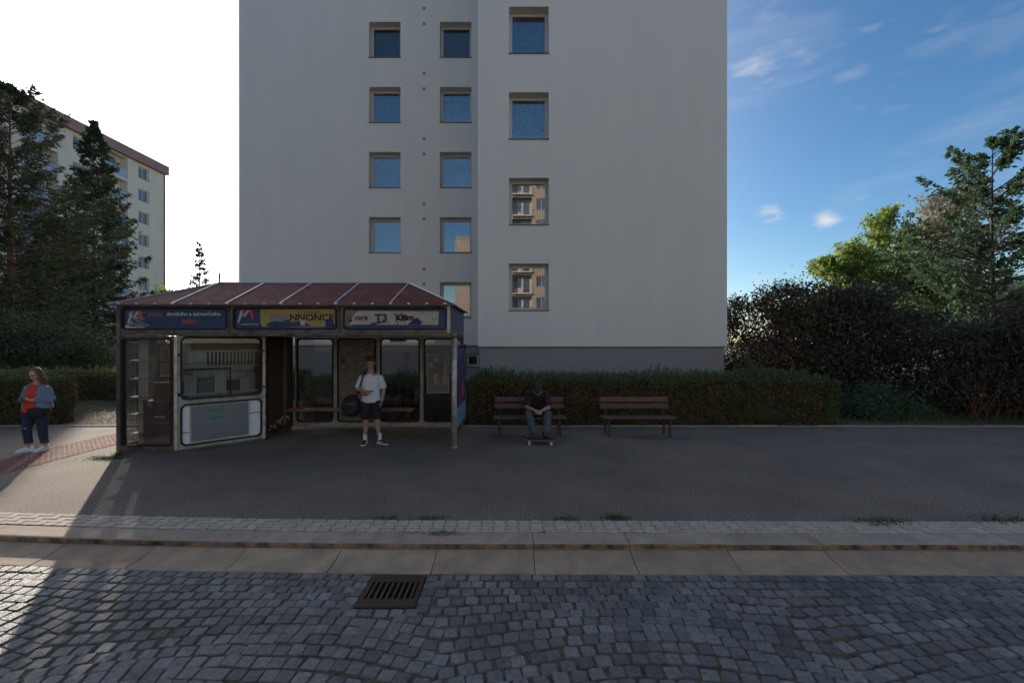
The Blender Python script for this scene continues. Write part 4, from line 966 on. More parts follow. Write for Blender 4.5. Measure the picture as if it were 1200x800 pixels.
def fuse(mb, name, m, parent, voxel=.008, smooth=3, dec=.45, wrinkle=0.0, kind=None):
    me = bpy.data.meshes.new(name); me.from_pydata(mb.v, [], mb.f)
    o = bpy.data.objects.new(name, me); COL.objects.link(o)
    r = o.modifiers.new('r', 'REMESH'); r.mode = 'VOXEL'; r.voxel_size = voxel
    if smooth: q = o.modifiers.new('s', 'SMOOTH'); q.factor = .5; q.iterations = smooth
    if dec < 1: q = o.modifiers.new('d', 'DECIMATE'); q.ratio = dec
    me2 = bpy.data.meshes.new_from_object(o.evaluated_get(bpy.context.evaluated_depsgraph_get()))
    bpy.data.objects.remove(o)
    if wrinkle:
        for v in me2.vertices:
            p = v.co; v.co = p + v.normal * wrinkle * (mnoise.noise(Vector((p.x * 9, p.y * 9, p.z * 5))) + .5 * mnoise.noise(Vector((p.x * 24 + 7, p.y * 24, p.z * 13))))
    me2.materials.clear(); me2.materials.append(M[m]); me2.shade_smooth(); me2.name = name
    o = bpy.data.objects.new(name, me2); return link(o, parent, kind)
def head(mb, c, rot, s=1.0):
    """c = head centre; rot 3x3; face to -y"""
    c = Vector(c)
    def e(p, r, n=14): ell(mb, c + rot @ (Vector(p) * s), [q * s for q in r], rot, n)
    e((0, .012, .035), (.076, .094, .085), 18); e((0, -.02, -.03), (.058, .070, .072), 16); e((0, -.045, -.088), (.030, .030, .024)); e((0, -.035, -.07), (.046, .045, .035))
    loft(mb, [c + rot @ (Vector(p) * s) for p in ((0, -.088, .018), (0, -.104, -.012), (0, -.100, -.026))], [(.009 * s, .009 * s), (.014 * s, .013 * s), (.015 * s, .010 * s)], rot @ Vector((1, 0, 0)), 10)
    for sx in (-1, 1): e((sx * .077, .008, -.005), (.010, .020, .031)); e((sx * .034, -.078, .030), (.020, .012, .008)); e((sx * .040, -.066, -.030), (.020, .018, .018))
    e((0, -.088, -.052), (.024, .011, .010))
def face(parent, c, rot, s=1.0):
    c = Vector(c); f = lambda p: c + rot @ (Vector(p) * s)
    for sx in (-1, 1):
        mb = MB(); ell(mb, f((sx * .032, -.0835, .012)), (.0125 * s, .007 * s, .0065 * s), rot, 8); mb.build('eye', 'eye', parent, smooth=True)
        mb = MB(); mb.tube([f((sx * .016, -.093, .034)), f((sx * .034, -.093, .040)), f((sx * .05, -.084, .034))], .0035 * s, 6); mb.build('eyebrow', 'hair_dk', parent, smooth=True)
    mb = MB(); ell(mb, f((0, -.0965, -.052)), (.021 * s, .006 * s, .006 * s), rot, 8); mb.build('mouth', 'lip', parent, smooth=True)
def hand(mb, w, d, nrm, curl=.5, s=1.0, thumb=1, spread=.12):
    """w wrist, d pointing direction, nrm palm normal (fingers curl towards it)"""
    w, d, nrm = Vector(w), Vector(d).normalized(), Vector(nrm).normalized(); sd_ = d.cross(nrm).normalized(); nrm = sd_.cross(d)
    loft(mb, [w, w + d * .035 * s, w + d * .085 * s], [(.024 * s, .018 * s), (.036 * s, .016 * s), (.040 * s, .014 * s)], sd_, 12, .5)
    for i, L_ in enumerate((.068, .078, .072, .056)):
        off_ = (i - 1.5) * .021 * s; p = w + d * .085 * s + sd_ * off_; a = curl * .5; dr = (d + sd_ * (i - 1.5) * spread).normalized(); pts = [p]
        for k, f_ in enumerate((.45, .32, .23)):
            q = dr * math.cos(a) + nrm * math.sin(a); p = p + q * L_ * f_ * s; pts.append(p); a += curl
        loft(mb, pts, [.0095 * s, .009 * s, .0082 * s, .007 * s], sd_, 8, .7)
    p = w + d * .03 * s + sd_ * .028 * s * thumb; q1 = (d * .7 + sd_ * thumb * .7 + nrm * .3).normalized(); q2 = (d * .9 + sd_ * thumb * .2 + nrm * .4).normalized()
    loft(mb, [p, p + q1 * .035 * s, p + q1 * .035 * s + q2 * .03 * s, p + q1 * .035 * s + q2 * .05 * s], [.013 * s, .011 * s, .0095 * s, .0075 * s], nrm, 8, .7)
def shoe(parent, heel, dirv, m, sole='shoe_w', L_=.27, s=1.0, swoosh=None):
    h = Vector(heel); d = Vector((dirv[0], dirv[1], 0)).normalized(); sd_ = Vector((d.y, -d.x, 0))
    mb = MB()
    loft(mb, [h + d * .03 + Vector((0, 0, .05)), h + d * .09 + Vector((0, 0, .055)), h + d * .16 + Vector((0, 0, .042)), h + d * (L_ - .035) + Vector((0, 0, .032))], [(.036, .042), (.040, .046), (.046, .036), (.038, .024)], sd_, 14, .9)
    loft(mb, [h + d * .045 + Vector((0, 0, .07)), h + d * .05 + Vector((0, 0, .115))], [(.038, .042), (.036, .040)], d, 12, .2)
    o = fuse(mb, 'shoe', m, parent, .007, 2, .5)
    out = [h + d * (L_ * t) + sd_ * w_ for t, w_ in ((-.02, -.02), (.0, -.035), (.25, -.040), (.5, -.042), (.72, -.050), (.92, -.036), (1.02, -.012), (1.02, .012), (.92, .036), (.72, .048), (.5, .038), (.25, .038), (0, .035), (-.02, .02))]
    MB().prism([(p.x, p.y) for p in out], h.z, h.z + .024).build('sole', sole, o, bevel=.004)
    return o
I3 = Matrix.Identity(3)

# --- young man in a white T-shirt
Pm = thing('person', 'young man in white T-shirt and black shorts with a duffle bag standing in the shelter', 'person', (-2.87, 9.26, Z0), R(4))
b = MB()
hipL, hipR = Vector((.10, 0, .90)), Vector((-.085, 0, .90))
kL, kR = Vector((.115, -.02, .49)), Vector((-.095, -.03, .49)); aL, aR = Vector((.175, .0, .09)), Vector((-.115, 0, .09))
loft(b, [(0, .01, .88), (0, .0, .98), (0, 0, 1.10), (0, .0, 1.25), (0, .01, 1.37), (0, .015, 1.43)], [(.155, .115), (.145, .105), (.135, .10), (.155, .11), (.165, .10), (.09, .07)])
loft(b, [(0, .015, 1.40), (0, -.005, 1.53)], [(.060, .062), (.054, .058)])
for h_, k_, a_ in ((hipL, kL, aL), (hipR, kR, aR)):
    loft(b, [h_, h_.lerp(k_, .5), k_, k_.lerp(a_, .3) + Vector((0, .012, 0)), k_.lerp(a_, .75), a_, a_ - Vector((0, 0, .05))], [(.085, .09), (.07, .075), (.052, .056), (.052, .058), (.036, .038), (.033, .038), (.034, .04)])
shR, shL = Vector((-.170, .01, 1.365)), Vector((.170, .01, 1.365))
eR, eL = Vector((-.265, .0, 1.13)), Vector((.245, .05, 1.12)); wR, wL = Vector((-.06, -.215, 1.075)), Vector((.225, -.02, .88))
loft(b, [shR, shR.lerp(eR, .5), eR], [.052, .045, .040]); loft(b, [eR, eR.lerp(wR, .35), wR], [.042, .040, .027])
loft(b, [shL, shL.lerp(eL, .5), eL], [.052, .045, .040]); loft(b, [eL, eL.lerp(wL, .35), wL], [.042, .040, .027])
hand(b, wR, (.95, -.22, .05), (0, .1, 1), .35, 1.0, -1); hand(b, wL, (-.15, -.05, -1), (-1, 0, 0), .3, 1.0, -1)
hr = Euler((R(20), 0, R(3))).to_matrix(); hc = (0, -.02, 1.635)
head(b, hc, hr, 1.06)
body = fuse(b, 'body', 'skin', Pm, .0065, 3, .5)
face(Pm, hc, hr, 1.06)
hb = MB(); C_ = Vector(hc)
ell(hb, C_ + hr @ Vector((0, .03, .062)), (.091, .102, .080), hr, 18); ell(hb, C_ + hr @ Vector((0, .07, 0)), (.080, .058, .085), hr); ell(hb, C_ + hr @ Vector((.01, -.062, .098)), (.068, .040, .030), hr)
for i in range(26):
    a_ = random.uniform(0, 6.28); p = C_ + hr @ Vector((.07 * math.cos(a_), .03 + .085 * math.sin(a_), .10 + random.uniform(-.02, .03))); ell(hb, p, (.024, .024, .018), hr, 8)
fuse(hb, 'hair', 'hair_br', Pm, .007, 1, .7)
ts = MB()
loft(ts, [(0, .0, .86), (0, -.005, .95), (0, 0, 1.10), (0, .0, 1.25), (0, .01, 1.36), (0, .015, 1.42)], [(.20, .145), (.188, .138), (.178, .13), (.192, .135), (.175, .112), (.095, .08)], cap=.15, n=20)
for s_, e_ in ((shR, eR), (shL, eL)):
    loft(ts, [s_ + Vector((0, 0, .005)) - Vector((s_.x * .25, 0, 0)), s_, s_.lerp(e_, .55), s_.lerp(e_, .95)], [.060, .063, .063, .066], cap=.1)
fuse(ts, 'tshirt', 'tee_w', Pm, .010, 3, .6, .010)
sh_ = MB()
loft(sh_, [(0, .01, .84), (0, .01, .93)], [(.185, .135), (.175, .125)], cap=.3, n=18)
for h_, k_ in ((hipL, kL), (hipR, kR)): loft(sh_, [h_ + Vector((0, 0, -.02)), h_.lerp(k_, .5), h_.lerp(k_, .93)], [(.112, .118), (.108, .112), (.112, .108)], cap=.1)
fuse(sh_, 'shorts', 'short', Pm, .010, 3, .6, .008)
for a_, dr in ((aL, (.85, -.5)), (aR, (-.05, -1))):
    sk = MB(); d_ = Vector((dr[0], dr[1], 0)).normalized(); loft(sk, [a_ + Vector((0, 0, -.02)), a_ + Vector((0, 0, .05)), a_ + Vector((0, 0, .13))], [(.044, .046), (.040, .043), (.043, .046)], cap=.1)
    fuse(sk, 'sock', 'tee_w', Pm, .007, 2, .5, .003)
    so_ = shoe(Pm, (a_.x - d_.x * .06, a_.y - d_.y * .06, 0), dr, 'shoe_k')
    sd2 = Vector((d_.y, -d_.x, 0))
    for sg in (-1, 1):
        pp = [Vector((a_.x, a_.y, 0)) + d_ * t_ + sd2 * sg * w2 + Vector((0, 0, z_)) for t_, w2, z_ in ((-.03, .040, .055), (.03, .046, .038), (.09, .050, .05), (.12, .042, .062))]
        MB().tube(pp, [.006, .011, .009, .005], 5).build('side_stripe', 'shoe_w', so_)
bag = MB(); bc = Vector((-.40, .03, .79))
loft(bag, [bc + Vector((-.10, 0, -.10)), bc + Vector((0, 0, -.12)), bc + Vector((.10, 0, -.11))], [(.10, .12), (.13, .12), (.12, .12)], (0, 1, 0)); 
ell(bag, bc + Vector((0, 0, .02)), (.185, .135, .19)); ell(bag, bc + Vector((.06, 0, -.08)), (.16, .13, .13)); ell(bag, bc + Vector((-.06, 0, -.04)), (.14, .12, .16))
bg = thing('duffle_bag', 'round black duffle bag hanging from the shoulder of the man in white', 'bag', (-2.87, 9.26, Z0), R(4))
fuse(bag, 'bag_body', 'bag', bg, .010, 3, .6, .012)
MB().tube([bc + Vector((.10, .02, .15)), (-.235, -.03, 1.10), (-.16, -.09, 1.30), (-.135, -.06, 1.425), (-.125, .04, 1.462), (-.15, .13, 1.36), (-.22, .16, 1.1), bc + Vector((.06, .08, .16))], .015, 6).build('strap', 'bag', bg, smooth=True)
MB().tube([bc + Vector((-.08, -.10, .13)), bc + Vector((-.02, -.13, .17)), bc + Vector((.06, -.10, .13))], .009, 6).build('handle', 'bag', bg, smooth=True)
MB().tube([bc + Vector((-.14, -.125, .02)), bc + Vector((0, -.15, .04)), bc + Vector((.13, -.125, .02))], .005, 5).build('zip', 'metal', bg, smooth=True)
ph = thing('folded_wallet', 'bright red wallet held under the forearm of the man in white', 'wallet', (-2.87, 9.26, Z0), R(4))
MB().box((-.10, -.215, 1.035), (.20, .07, .014), R(-12)).build('flap', 'phone', ph, bevel=.003); MB().box((-.10, -.212, 1.019), (.19, .065, .012), R(-12)).build('back_cover', 'phone', ph, bevel=.003)
ph = MB().box((0, 0, 0), (.075, .15, .009)).build('phone', 'phone_k', None, loc=(-2.80, 8.995, Z0 + 1.10), rz=R(60), label='dark phone in the hand of the man in white', cat='phone', bevel=.003)

# --- woman in a denim jacket
Pw = thing('person', 'woman in denim jacket and red shirt looking at her phone at the left edge', 'person', (-9.0, 8.62, Z0), R(8))
b = MB(); S_ = .885
def v(x, y, z): return Vector((x, y, z)) * S_
hipL, hipR = v(.115, 0, .90), v(-.115, 0, .90); kL, kR = v(.125, -.03, .49), v(-.13, -.08, .50); aL, aR = v(.13, .04, .09), v(-.135, -.0, .09)
loft(b, [v(0, .01, .88), v(0, 0, 1.0), v(0, 0, 1.10), v(0, -.01, 1.27), v(0, .01, 1.38), v(0, .015, 1.43)], [(.20, .15), (.18, .135), (.165, .125), (.175, .13), (.16, .10), (.085, .07)])
loft(b, [v(0, .015, 1.40), v(0, -.01, 1.53)], [(.052, .055), (.048, .052)])
for h_, k_, a_ in ((hipL, kL, aL), (hipR, kR, aR)):
    loft(b, [h_, h_.lerp(k_, .5), k_, k_.lerp(a_, .3), k_.lerp(a_, .75), a_, a_ - Vector((0, 0, .04))], [(.10, .105), (.085, .09), (.06, .064), (.06, .064), (.044, .046), (.036, .04), (.034, .04)])
shR, shL = v(-.175, .01, 1.355), v(.175, .01, 1.355); eR, eL = v(-.262, .02, 1.10), v(.262, .03, 1.10); wR, wL = v(-.075, -.26, 1.14), v(.06, -.26, 1.13)
for s_, e_, w_ in ((shR, eR, wR), (shL, eL, wL)): loft(b, [s_, s_.lerp(e_, .5), e_], [.055, .05, .045]); loft(b, [e_, e_.lerp(w_, .4), w_], [.046, .042, .026])
hand(b, wR, (.75, -.4, .25), (.3, .5, .8), .5, .9, -1); hand(b, wL, (-.8, -.35, .2), (-.3, .5, .8), .5, .9, 1)
hr = Euler((R(26), 0, R(-6))).to_matrix(); hc = v(0, -.035, 1.64)
head(b, hc, hr, 1.0); fuse(b, 'body', 'skin_w', Pw, .0065, 3, .5); face(Pw, hc, hr, 1.0)
hb = MB(); C_ = Vector(hc)
ell(hb, C_ + hr @ Vector((0, .03, .052)), (.090, .098, .078), hr, 18); ell(hb, C_ + hr @ Vector((0, .068, -.02)), (.088, .055, .10), hr)
loft(hb, [C_ + Vector((0, .09, -.03)), C_ + Vector((0, .12, -.12)), C_ + Vector((0.0, .125, -.22)), C_ + Vector((0.0, .12, -.33))], [(.095, .045), (.115, .045), (.125, .035), (.09, .022)])
for sx in (-1, 1): loft(hb, [C_ + hr @ Vector((sx * .078, .0, .05)), C_ + Vector((sx * .098, .01, -.05)), C_ + Vector((sx * .105, .03, -.15)), C_ + Vector((sx * .12, .06, -.24))], [(.022, .04), (.026, .045), (.03, .045), (.018, .03)])
fuse(hb, 'hair', 'hair_red', Pw, .007, 1, .7, .006)
tr = MB(); loft(tr, [v(-.01, -.035, .86), v(-.01, -.03, 1.0), v(0, -.03, 1.2), v(0, -.0, 1.36), v(0, .01, 1.42)], [(.20, .140), (.19, .142), (.178, .142), (.15, .118), (.09, .08)], cap=.15, n=18)
fuse(tr, 'shirt', 'tee_r', Pw, .009, 2, .5, .007)
jk = MB()
for sx in (-1, 1):
    loft(jk, [v(sx * .135, .02, .92), v(sx * .128, .015, 1.05), v(sx * .12, .01, 1.2), v(sx * .11, .015, 1.33), v(sx * .08, .03, 1.41)], [(.105, .165), (.10, .155), (.10, .15), (.10, .12), (.06, .075)], cap=.15, n=18)
loft(jk, [v(0, .06, .92), v(0, .05, 1.2), v(0, .05, 1.38)], [(.18, .12), (.17, .12), (.14, .08)], cap=.15)
for s_, e_, w_ in ((shR, eR, wR), (shL, eL, wL)):
    loft(jk, [s_ - Vector((s_.x * .25, 0, 0)), s_, s_.lerp(e_, .5), e_ + Vector((0, 0, -.01))], [.062, .066, .066, .064], cap=.3); loft(jk, [e_, e_.lerp(w_, .4), e_.lerp(w_, .78)], [.068, .062, .05], cap=.1)
fuse(jk, 'jacket', 'denim', Pw, .009, 3, .6, .010)
cl_ = MB(); cl_.tube([v(-.10, -.10, 1.40), v(-.085, -.02, 1.46), v(0, .07, 1.475), v(.085, -.02, 1.46), v(.10, -.10, 1.40)], .024, 8); cl_.build('collar', 'denim', Pw, smooth=True)
MB().box(v(.12, -.158, 1.27), (.09, .012, .018), 0).box(v(-.12, -.158, 1.27), (.09, .012, .018), 0).build('pocket_flap', 'denim', Pw)
jn = MB(); loft(jn, [v(0, .01, .84), v(0, .01, .94)], [(.215, .16), (.20, .15)], cap=.3, n=18)
for h_, k_, a_ in ((hipL, kL, aL), (hipR, kR, aR)): loft(jn, [h_, h_.lerp(k_, .5), k_, k_.lerp(a_, .35), k_.lerp(a_, .74)], [(.115, .12), (.098, .102), (.073, .076), (.068, .072), (.058, .060)], cap=.1)
fuse(jn, 'jeans', 'jean_n', Pw, .009, 3, .5, .007)
rp = MB(); ell(rp, kR + v(-.0, -.066, .02), (.050, .022, .026)); rp.build('knee_rip', 'skin_w', Pw, smooth=True)
for k_, a_ in ((kL, aL), (kR, aR)): c_ = k_.lerp(a_, .74); loft((cf := MB()), [c_ + Vector((0, 0, .03)), c_ - Vector((0, 0, .015))], [(.064, .066), (.064, .066)], cap=.1); cf.build('cuff', 'jean', Pw, smooth=True)
for a_, dr in ((aL, (-.35, -.9)), (aR, (-.75, -.7))):
    d_ = Vector((dr[0], dr[1], 0)).normalized(); shoe(Pw, (a_.x - d_.x * .06, a_.y - d_.y * .06, 0), dr, 'shoe_w', 'shoe_w', .25)
ph = thing('phone', 'phone in the hands of the woman in the denim jacket', 'phone', (-9.0, 8.62, Z0), R(8))
MB().box(v(-.01, -.345, 1.175), (.075, .010, .15), mtx=Euler((R(-50), 0, 0)).to_matrix()).build('case', 'phone_k', ph, bevel=.003); MB().box(v(-.01, -.338, 1.181), (.066, .002, .135), mtx=Euler((R(-50), 0, 0)).to_matrix()).build('screen', 'eye', ph)
bg = thing('shoulder_bag', 'small black crossbody bag at the hip of the woman in denim', 'bag', (-9.0, 8.62, Z0), R(8))
x_ = MB(); loft(x_, [v(.10, -.17, .93), v(.10, -.18, .84), v(.10, -.17, .76)], [(.13, .045), (.145, .055), (.13, .05)], cap=.6); ell(x_, v(.22, -.06, .86), (.07, .09, .07)); fuse(x_, 'bag_body', 'bag', bg, .009, 2, .6, .008)
MB().tube([v(-.02, -.17, .93), v(-.12, -.15, 1.15), v(-.13, -.11, 1.32), v(-.10, .02, 1.445), v(0, .14, 1.3), v(.14, .16, 1.05), v(.22, .02, .92)], .010, 6).build('strap', 'bag', bg, smooth=True)

# --- man sitting on the bench, feet on a skateboard
Ps = thing('person', 'man in black T-shirt and jeans sitting bent forward on the bench, feet on a skateboard', 'person', (.56, 10.1, Z0))
b = MB(); hip = Vector((0, .10, .52))
hL, hR = Vector((.10, .08, .50)), Vector((-.10, .08, .50)); kL, kR = Vector((.215, -.33, .525)), Vector((-.205, -.33, .525)); aL, aR = Vector((.125, -.745, .19)), Vector((-.115, -.745, .19))
loft(b, [(0, .10, .50), (0, .10, .62), (0, .03, .78), (0, -.08, .92), (0, -.15, .99)], [(.16, .12), (.145, .11), (.155, .11), (.165, .105), (.09, .07)])
loft(b, [(0, -.13, .97), (0, -.23, 1.03)], [(.058, .062), (.054, .06)])
for h_, k_, a_ in ((hL, kL, aL), (hR, kR, aR)): loft(b, [h_, h_.lerp(k_, .5), k_], [.085, .075, .056]); loft(b, [k_, k_.lerp(a_, .3), k_.lerp(a_, .75), a_, a_ - Vector((0, 0, .05))], [.056, .056, .04, .036, .036])
shR, shL = Vector((-.185, -.09, .935)), Vector((.185, -.09, .935)); eR, eL = Vector((-.235, -.22, .655)), Vector((.235, -.22, .655)); wR, wL = Vector((-.075, -.40, .615)), Vector((.065, -.40, .600))
for s_, e_, w_ in ((shR, eR, wR), (shL, eL, wL)): loft(b, [s_, s_.lerp(e_, .5), e_], [.052, .047, .042]); loft(b, [e_, e_.lerp(w_, .35), w_], [.043, .040, .027])
hand(b, wR, (.8, -.5, -.15), (.3, .2, -.9), .55, 1.0, -1); hand(b, wL, (-.75, -.55, -.25), (-.3, .2, -.9), .55, 1.0, 1)
hr = Euler((R(62), 0, R(-4))).to_matrix(); hc = (-.005, -.30, 1.03)
head(b, hc, hr, 1.0); fuse(b, 'body', 'skin', Ps, .0065, 3, .5); face(Ps, hc, hr, 1.0)
hb = MB(); C_ = Vector(hc)
ell(hb, C_ + hr @ Vector((0, .03, .058)), (.092, .104, .080), hr, 18); ell(hb, C_ + hr @ Vector((0, .07, 0)), (.082, .055, .085), hr); ell(hb, C_ + hr @ Vector((0, -.06, .080)), (.075, .040, .035), hr)
for i in range(34):
    a_ = random.uniform(0, 6.28); r_ = random.uniform(.3, 1); p = C_ + hr @ Vector((.08 * r_ * math.cos(a_), .03 + .09 * r_ * math.sin(a_), .06 + .075 * math.sqrt(1 - r_ * r_ * .8))); ell(hb, p, (.020, .020, .016), hr, 8)
fuse(hb, 'hair', 'hair_dk', Ps, .007, 1, .7)
ts = MB(); loft(ts, [(0, .11, .50), (0, .10, .62), (0, .03, .78), (0, -.08, .925), (0, -.14, .98)], [(.20, .15), (.19, .145), (.195, .14), (.20, .125), (.12, .09)], cap=.2, n=20)
for s_, e_ in ((shR, eR), (shL, eL)): loft(ts, [s_ - Vector((s_.x * .3, 0, 0)), s_, s_.lerp(e_, .5), s_.lerp(e_, .88)], [.072, .078, .080, .083], cap=.1)
fuse(ts, 'tshirt', 'tee_b', Ps, .010, 3, .6, .010)
jn = MB(); loft(jn, [(0, .12, .49), (0, .10, .55)], [(.19, .15), (.18, .14)], cap=.4, n=18)
for h_, k_, a_ in ((hL, kL, aL), (hR, kR, aR)): loft(jn, [h_, h_.lerp(k_, .5), k_ + Vector((0, .01, 0))], [.105, .10, .085], cap=.6); loft(jn, [k_ + Vector((0, .01, -.01)), k_.lerp(a_, .35), k_.lerp(a_, .7), a_ + Vector((0, 0, -.01))], [.084, .086, .08, .074], cap=.1)
fuse(jn, 'jeans', 'jean', Ps, .010, 3, .6, .010)
zt_ = .103
for a_, dr in ((aL, (.25, -1)), (aR, (-.25, -1))):
    d_ = Vector((dr[0], dr[1], 0)).normalized(); shoe(Ps, (a_.x - d_.x * .07, a_.y - d_.y * .07, zt_), dr, 'shoe_k', 'shoe_k')
    MB().tube([Vector((a_.x, a_.y, zt_ + .075)) + d_ * .06 + Vector((d_.y, -d_.x, 0)) * t for t in (-.035, 0, .035)], .006, 5).tube([Vector((a_.x, a_.y, zt_ + .065)) + d_ * .09 + Vector((d_.y, -d_.x, 0)) * t for t in (-.04, 0, .04)], .006, 5).build('laces', 'shoe_w', Ps)
# skateboard
Sk = thing('skateboard', 'worn skateboard under the feet of the seated man', 'skateboard', (.572, 9.22, Z0), R(-5))
dk = MB(); nx, ny = 26, 6; vs = []
def dz(x): return .085 + max(0, abs(x) - .26) ** 1.3 * 1.0
for side_ in (0, 1):
    for i in range(nx + 1):
        x = -.39 + .78 * i / nx; e = max(0, abs(x) - .30) / .09; hw = .10 * math.sqrt(max(.02, 1 - min(1, e) ** 2))
        for j in range(ny + 1): vs.append((x, -hw + 2 * hw * j / ny, dz(x) + .012 * side_ + .006 * (abs(j - ny / 2) / (ny / 2)) ** 2))
n_ = (nx + 1) * (ny + 1); idx = lambda i, j, s_: s_ * n_ + i * (ny + 1) + j
fs = [(idx(i, j, 0), idx(i, j + 1, 0), idx(i + 1, j + 1, 0), idx(i + 1, j, 0)) for i in range(nx) for j in range(ny)]
fs += [(idx(i, j, 1), idx(i + 1, j, 1), idx(i + 1, j + 1, 1), idx(i, j + 1, 1)) for i in range(nx) for j in range(ny)]
for j in (0, ny): fs += [(idx(i, j, 0), idx(i + 1, j, 0), idx(i + 1, j, 1), idx(i, j, 1)) for i in range(nx)]
for i in (0, nx): fs += [(idx(i, j, 0), idx(i, j + 1, 0), idx(i, j + 1, 1), idx(i, j, 1)) for j in range(ny)]
dk.add(vs, fs).build('deck', 'deck', Sk, smooth=True)
gp = MB(); gp.add([(x_ * 1.0, y_ * .97, z_ + .0012) for x_, y_, z_ in vs[n_:]], [(i * (ny + 1) + j, (i + 1) * (ny + 1) + j, (i + 1) * (ny + 1) + j + 1, i * (ny + 1) + j + 1) for i in range(nx) for j in range(ny)]).build('grip_tape', 'grip', Sk)
for x in (-.22, .22):
    tk = MB().bb(x - .03, x + .03, -.028, .028, .062, .085).tube([(x, -.095, .028), (x, .095, .028)], .006, 8).tube([(x, 0, .065), (x - .01 * (1 if x > 0 else -1), 0, .028)], .016, 8).build('truck', 'metal', Sk)
    for y in (-.088, .088):
        w2 = MB().tube([(x, y - .017, .027), (x, y - .013, .027), (x, y + .013, .027), (x, y + .017, .027)], [.021, .027, .027, .021], 16).build('wheel', 'wheel', Sk, smooth=True)

# ------------------------------------------------------------------ vegetation
def taper(mb, pts, r0, r1, n=7): mb.tube(pts, [r0 + (r1 - r0) * i / (len(pts) - 1) for i in range(len(pts))], n)
def blob_points(n, c, r, shell=.35):
    d = unit(rng.normal(size=(n, 3))); t = (shell + (1 - shell) * rng.random((n, 1)) ** .6)
    return np.array(c) + d * t * np.array(r)
def leafy(name, lb, cat, x, y, h, clumps, nleaf, lsize, lm, trunk_r=.15, barkm='bark', z=.10, group=None, crown_base=.3, spread=1.0, nlimb=26, cl=.5, core=0.0, lean=(0, 0), extra=None):
    """clumps: list of (dx, dy, z, r) sub-crowns making an uneven outline"""
    t = thing(name, lb, cat, (x, y, z), 0, group)
    tr = MB(); top = Vector((lean[0], lean[1], h * .92)); st = [Vector((0, 0, -.1)).lerp(top, i / 8) + Vector((random.gauss(0, .012 * h), random.gauss(0, .012 * h), 0)) * (0 if i == 0 else 1) for i in range(9)]
    taper(tr, st, trunk_r, trunk_r * .12, 9); tr.build('trunk', barkm, t, smooth=True)
    lim = MB(); P = []; tw = MB()
    tot = sum(c[3] ** 2 for c in clumps)
    for (dx, dy, cz_, r) in clumps:
        share = r ** 2 / tot
        nl = max(2, int(nlimb * share))
        for k in range(nl):
            d = Vector((random.gauss(0, 1), random.gauss(0, 1), random.gauss(.15, .8))).normalized() * r * random.uniform(.5, 1.0); d.z *= .9
            e = Vector((dx, dy, cz_)) + d; f = min(.95, max(crown_base, (e.z - .25 * Vector((e.x, e.y)).length) / h * random.uniform(.8, .95)))
            s_ = Vector((0, 0, 0)).lerp(top, f / .92 if f < .92 else 1); m_ = s_.lerp(e, .5) + Vector((0, 0, -.06 * r + random.gauss(0, .1 * r)))
            taper(lim, [s_, s_.lerp(m_, .6) + Vector((random.gauss(0, .03), random.gauss(0, .03), 0)) * r, m_, e], max(.012, trunk_r * .28 * (1.1 - f)), .006, 5)
            for q in range(7):
                c_ = e + Vector((random.gauss(0, 1), random.gauss(0, 1), random.gauss(0, .6))) * r * .42 if q else e
                if q: taper(lim, [m_.lerp(e, random.uniform(.3, 1)), c_], .008, .004, 3)
                P.append((c_, r))
    per = max(4, int(nleaf / len(P)))
    pts = np.concatenate([np.array(c_)[None] + rng.normal(size=(per, 3)) * np.array([1, 1, .62]) * r * .27 * cl / .5 for c_, r in P])
    lim.build('limbs', barkm, t, smooth=True)
    pts = pts[pts[:, 2] > .05]
    if 7 < x < 10: pts = pts[pts[:, 0] + x > 7.25]
    quads('crown', leaves(pts, lsize, 1.7, .3), lm, t)
    return t
def P3(px, py, Y): return ((px - 600) / 533 * Y, 2.2 + (400 - py) / 533 * Y)
def crown(px0, Y, items, zbase=.10):
    """items in photograph pixels (px,py,radius px) measured for a crown standing at depth Y"""
    x0 = (px0 - 600) / 533 * Y; out = []
    for (px, py, r) in items:
        X, Z = P3(px, py, Y); out.append((X - x0, random.uniform(-.4, .4) * r / 533 * Y, Z - zbase, r / 533 * Y))
    return x0, out

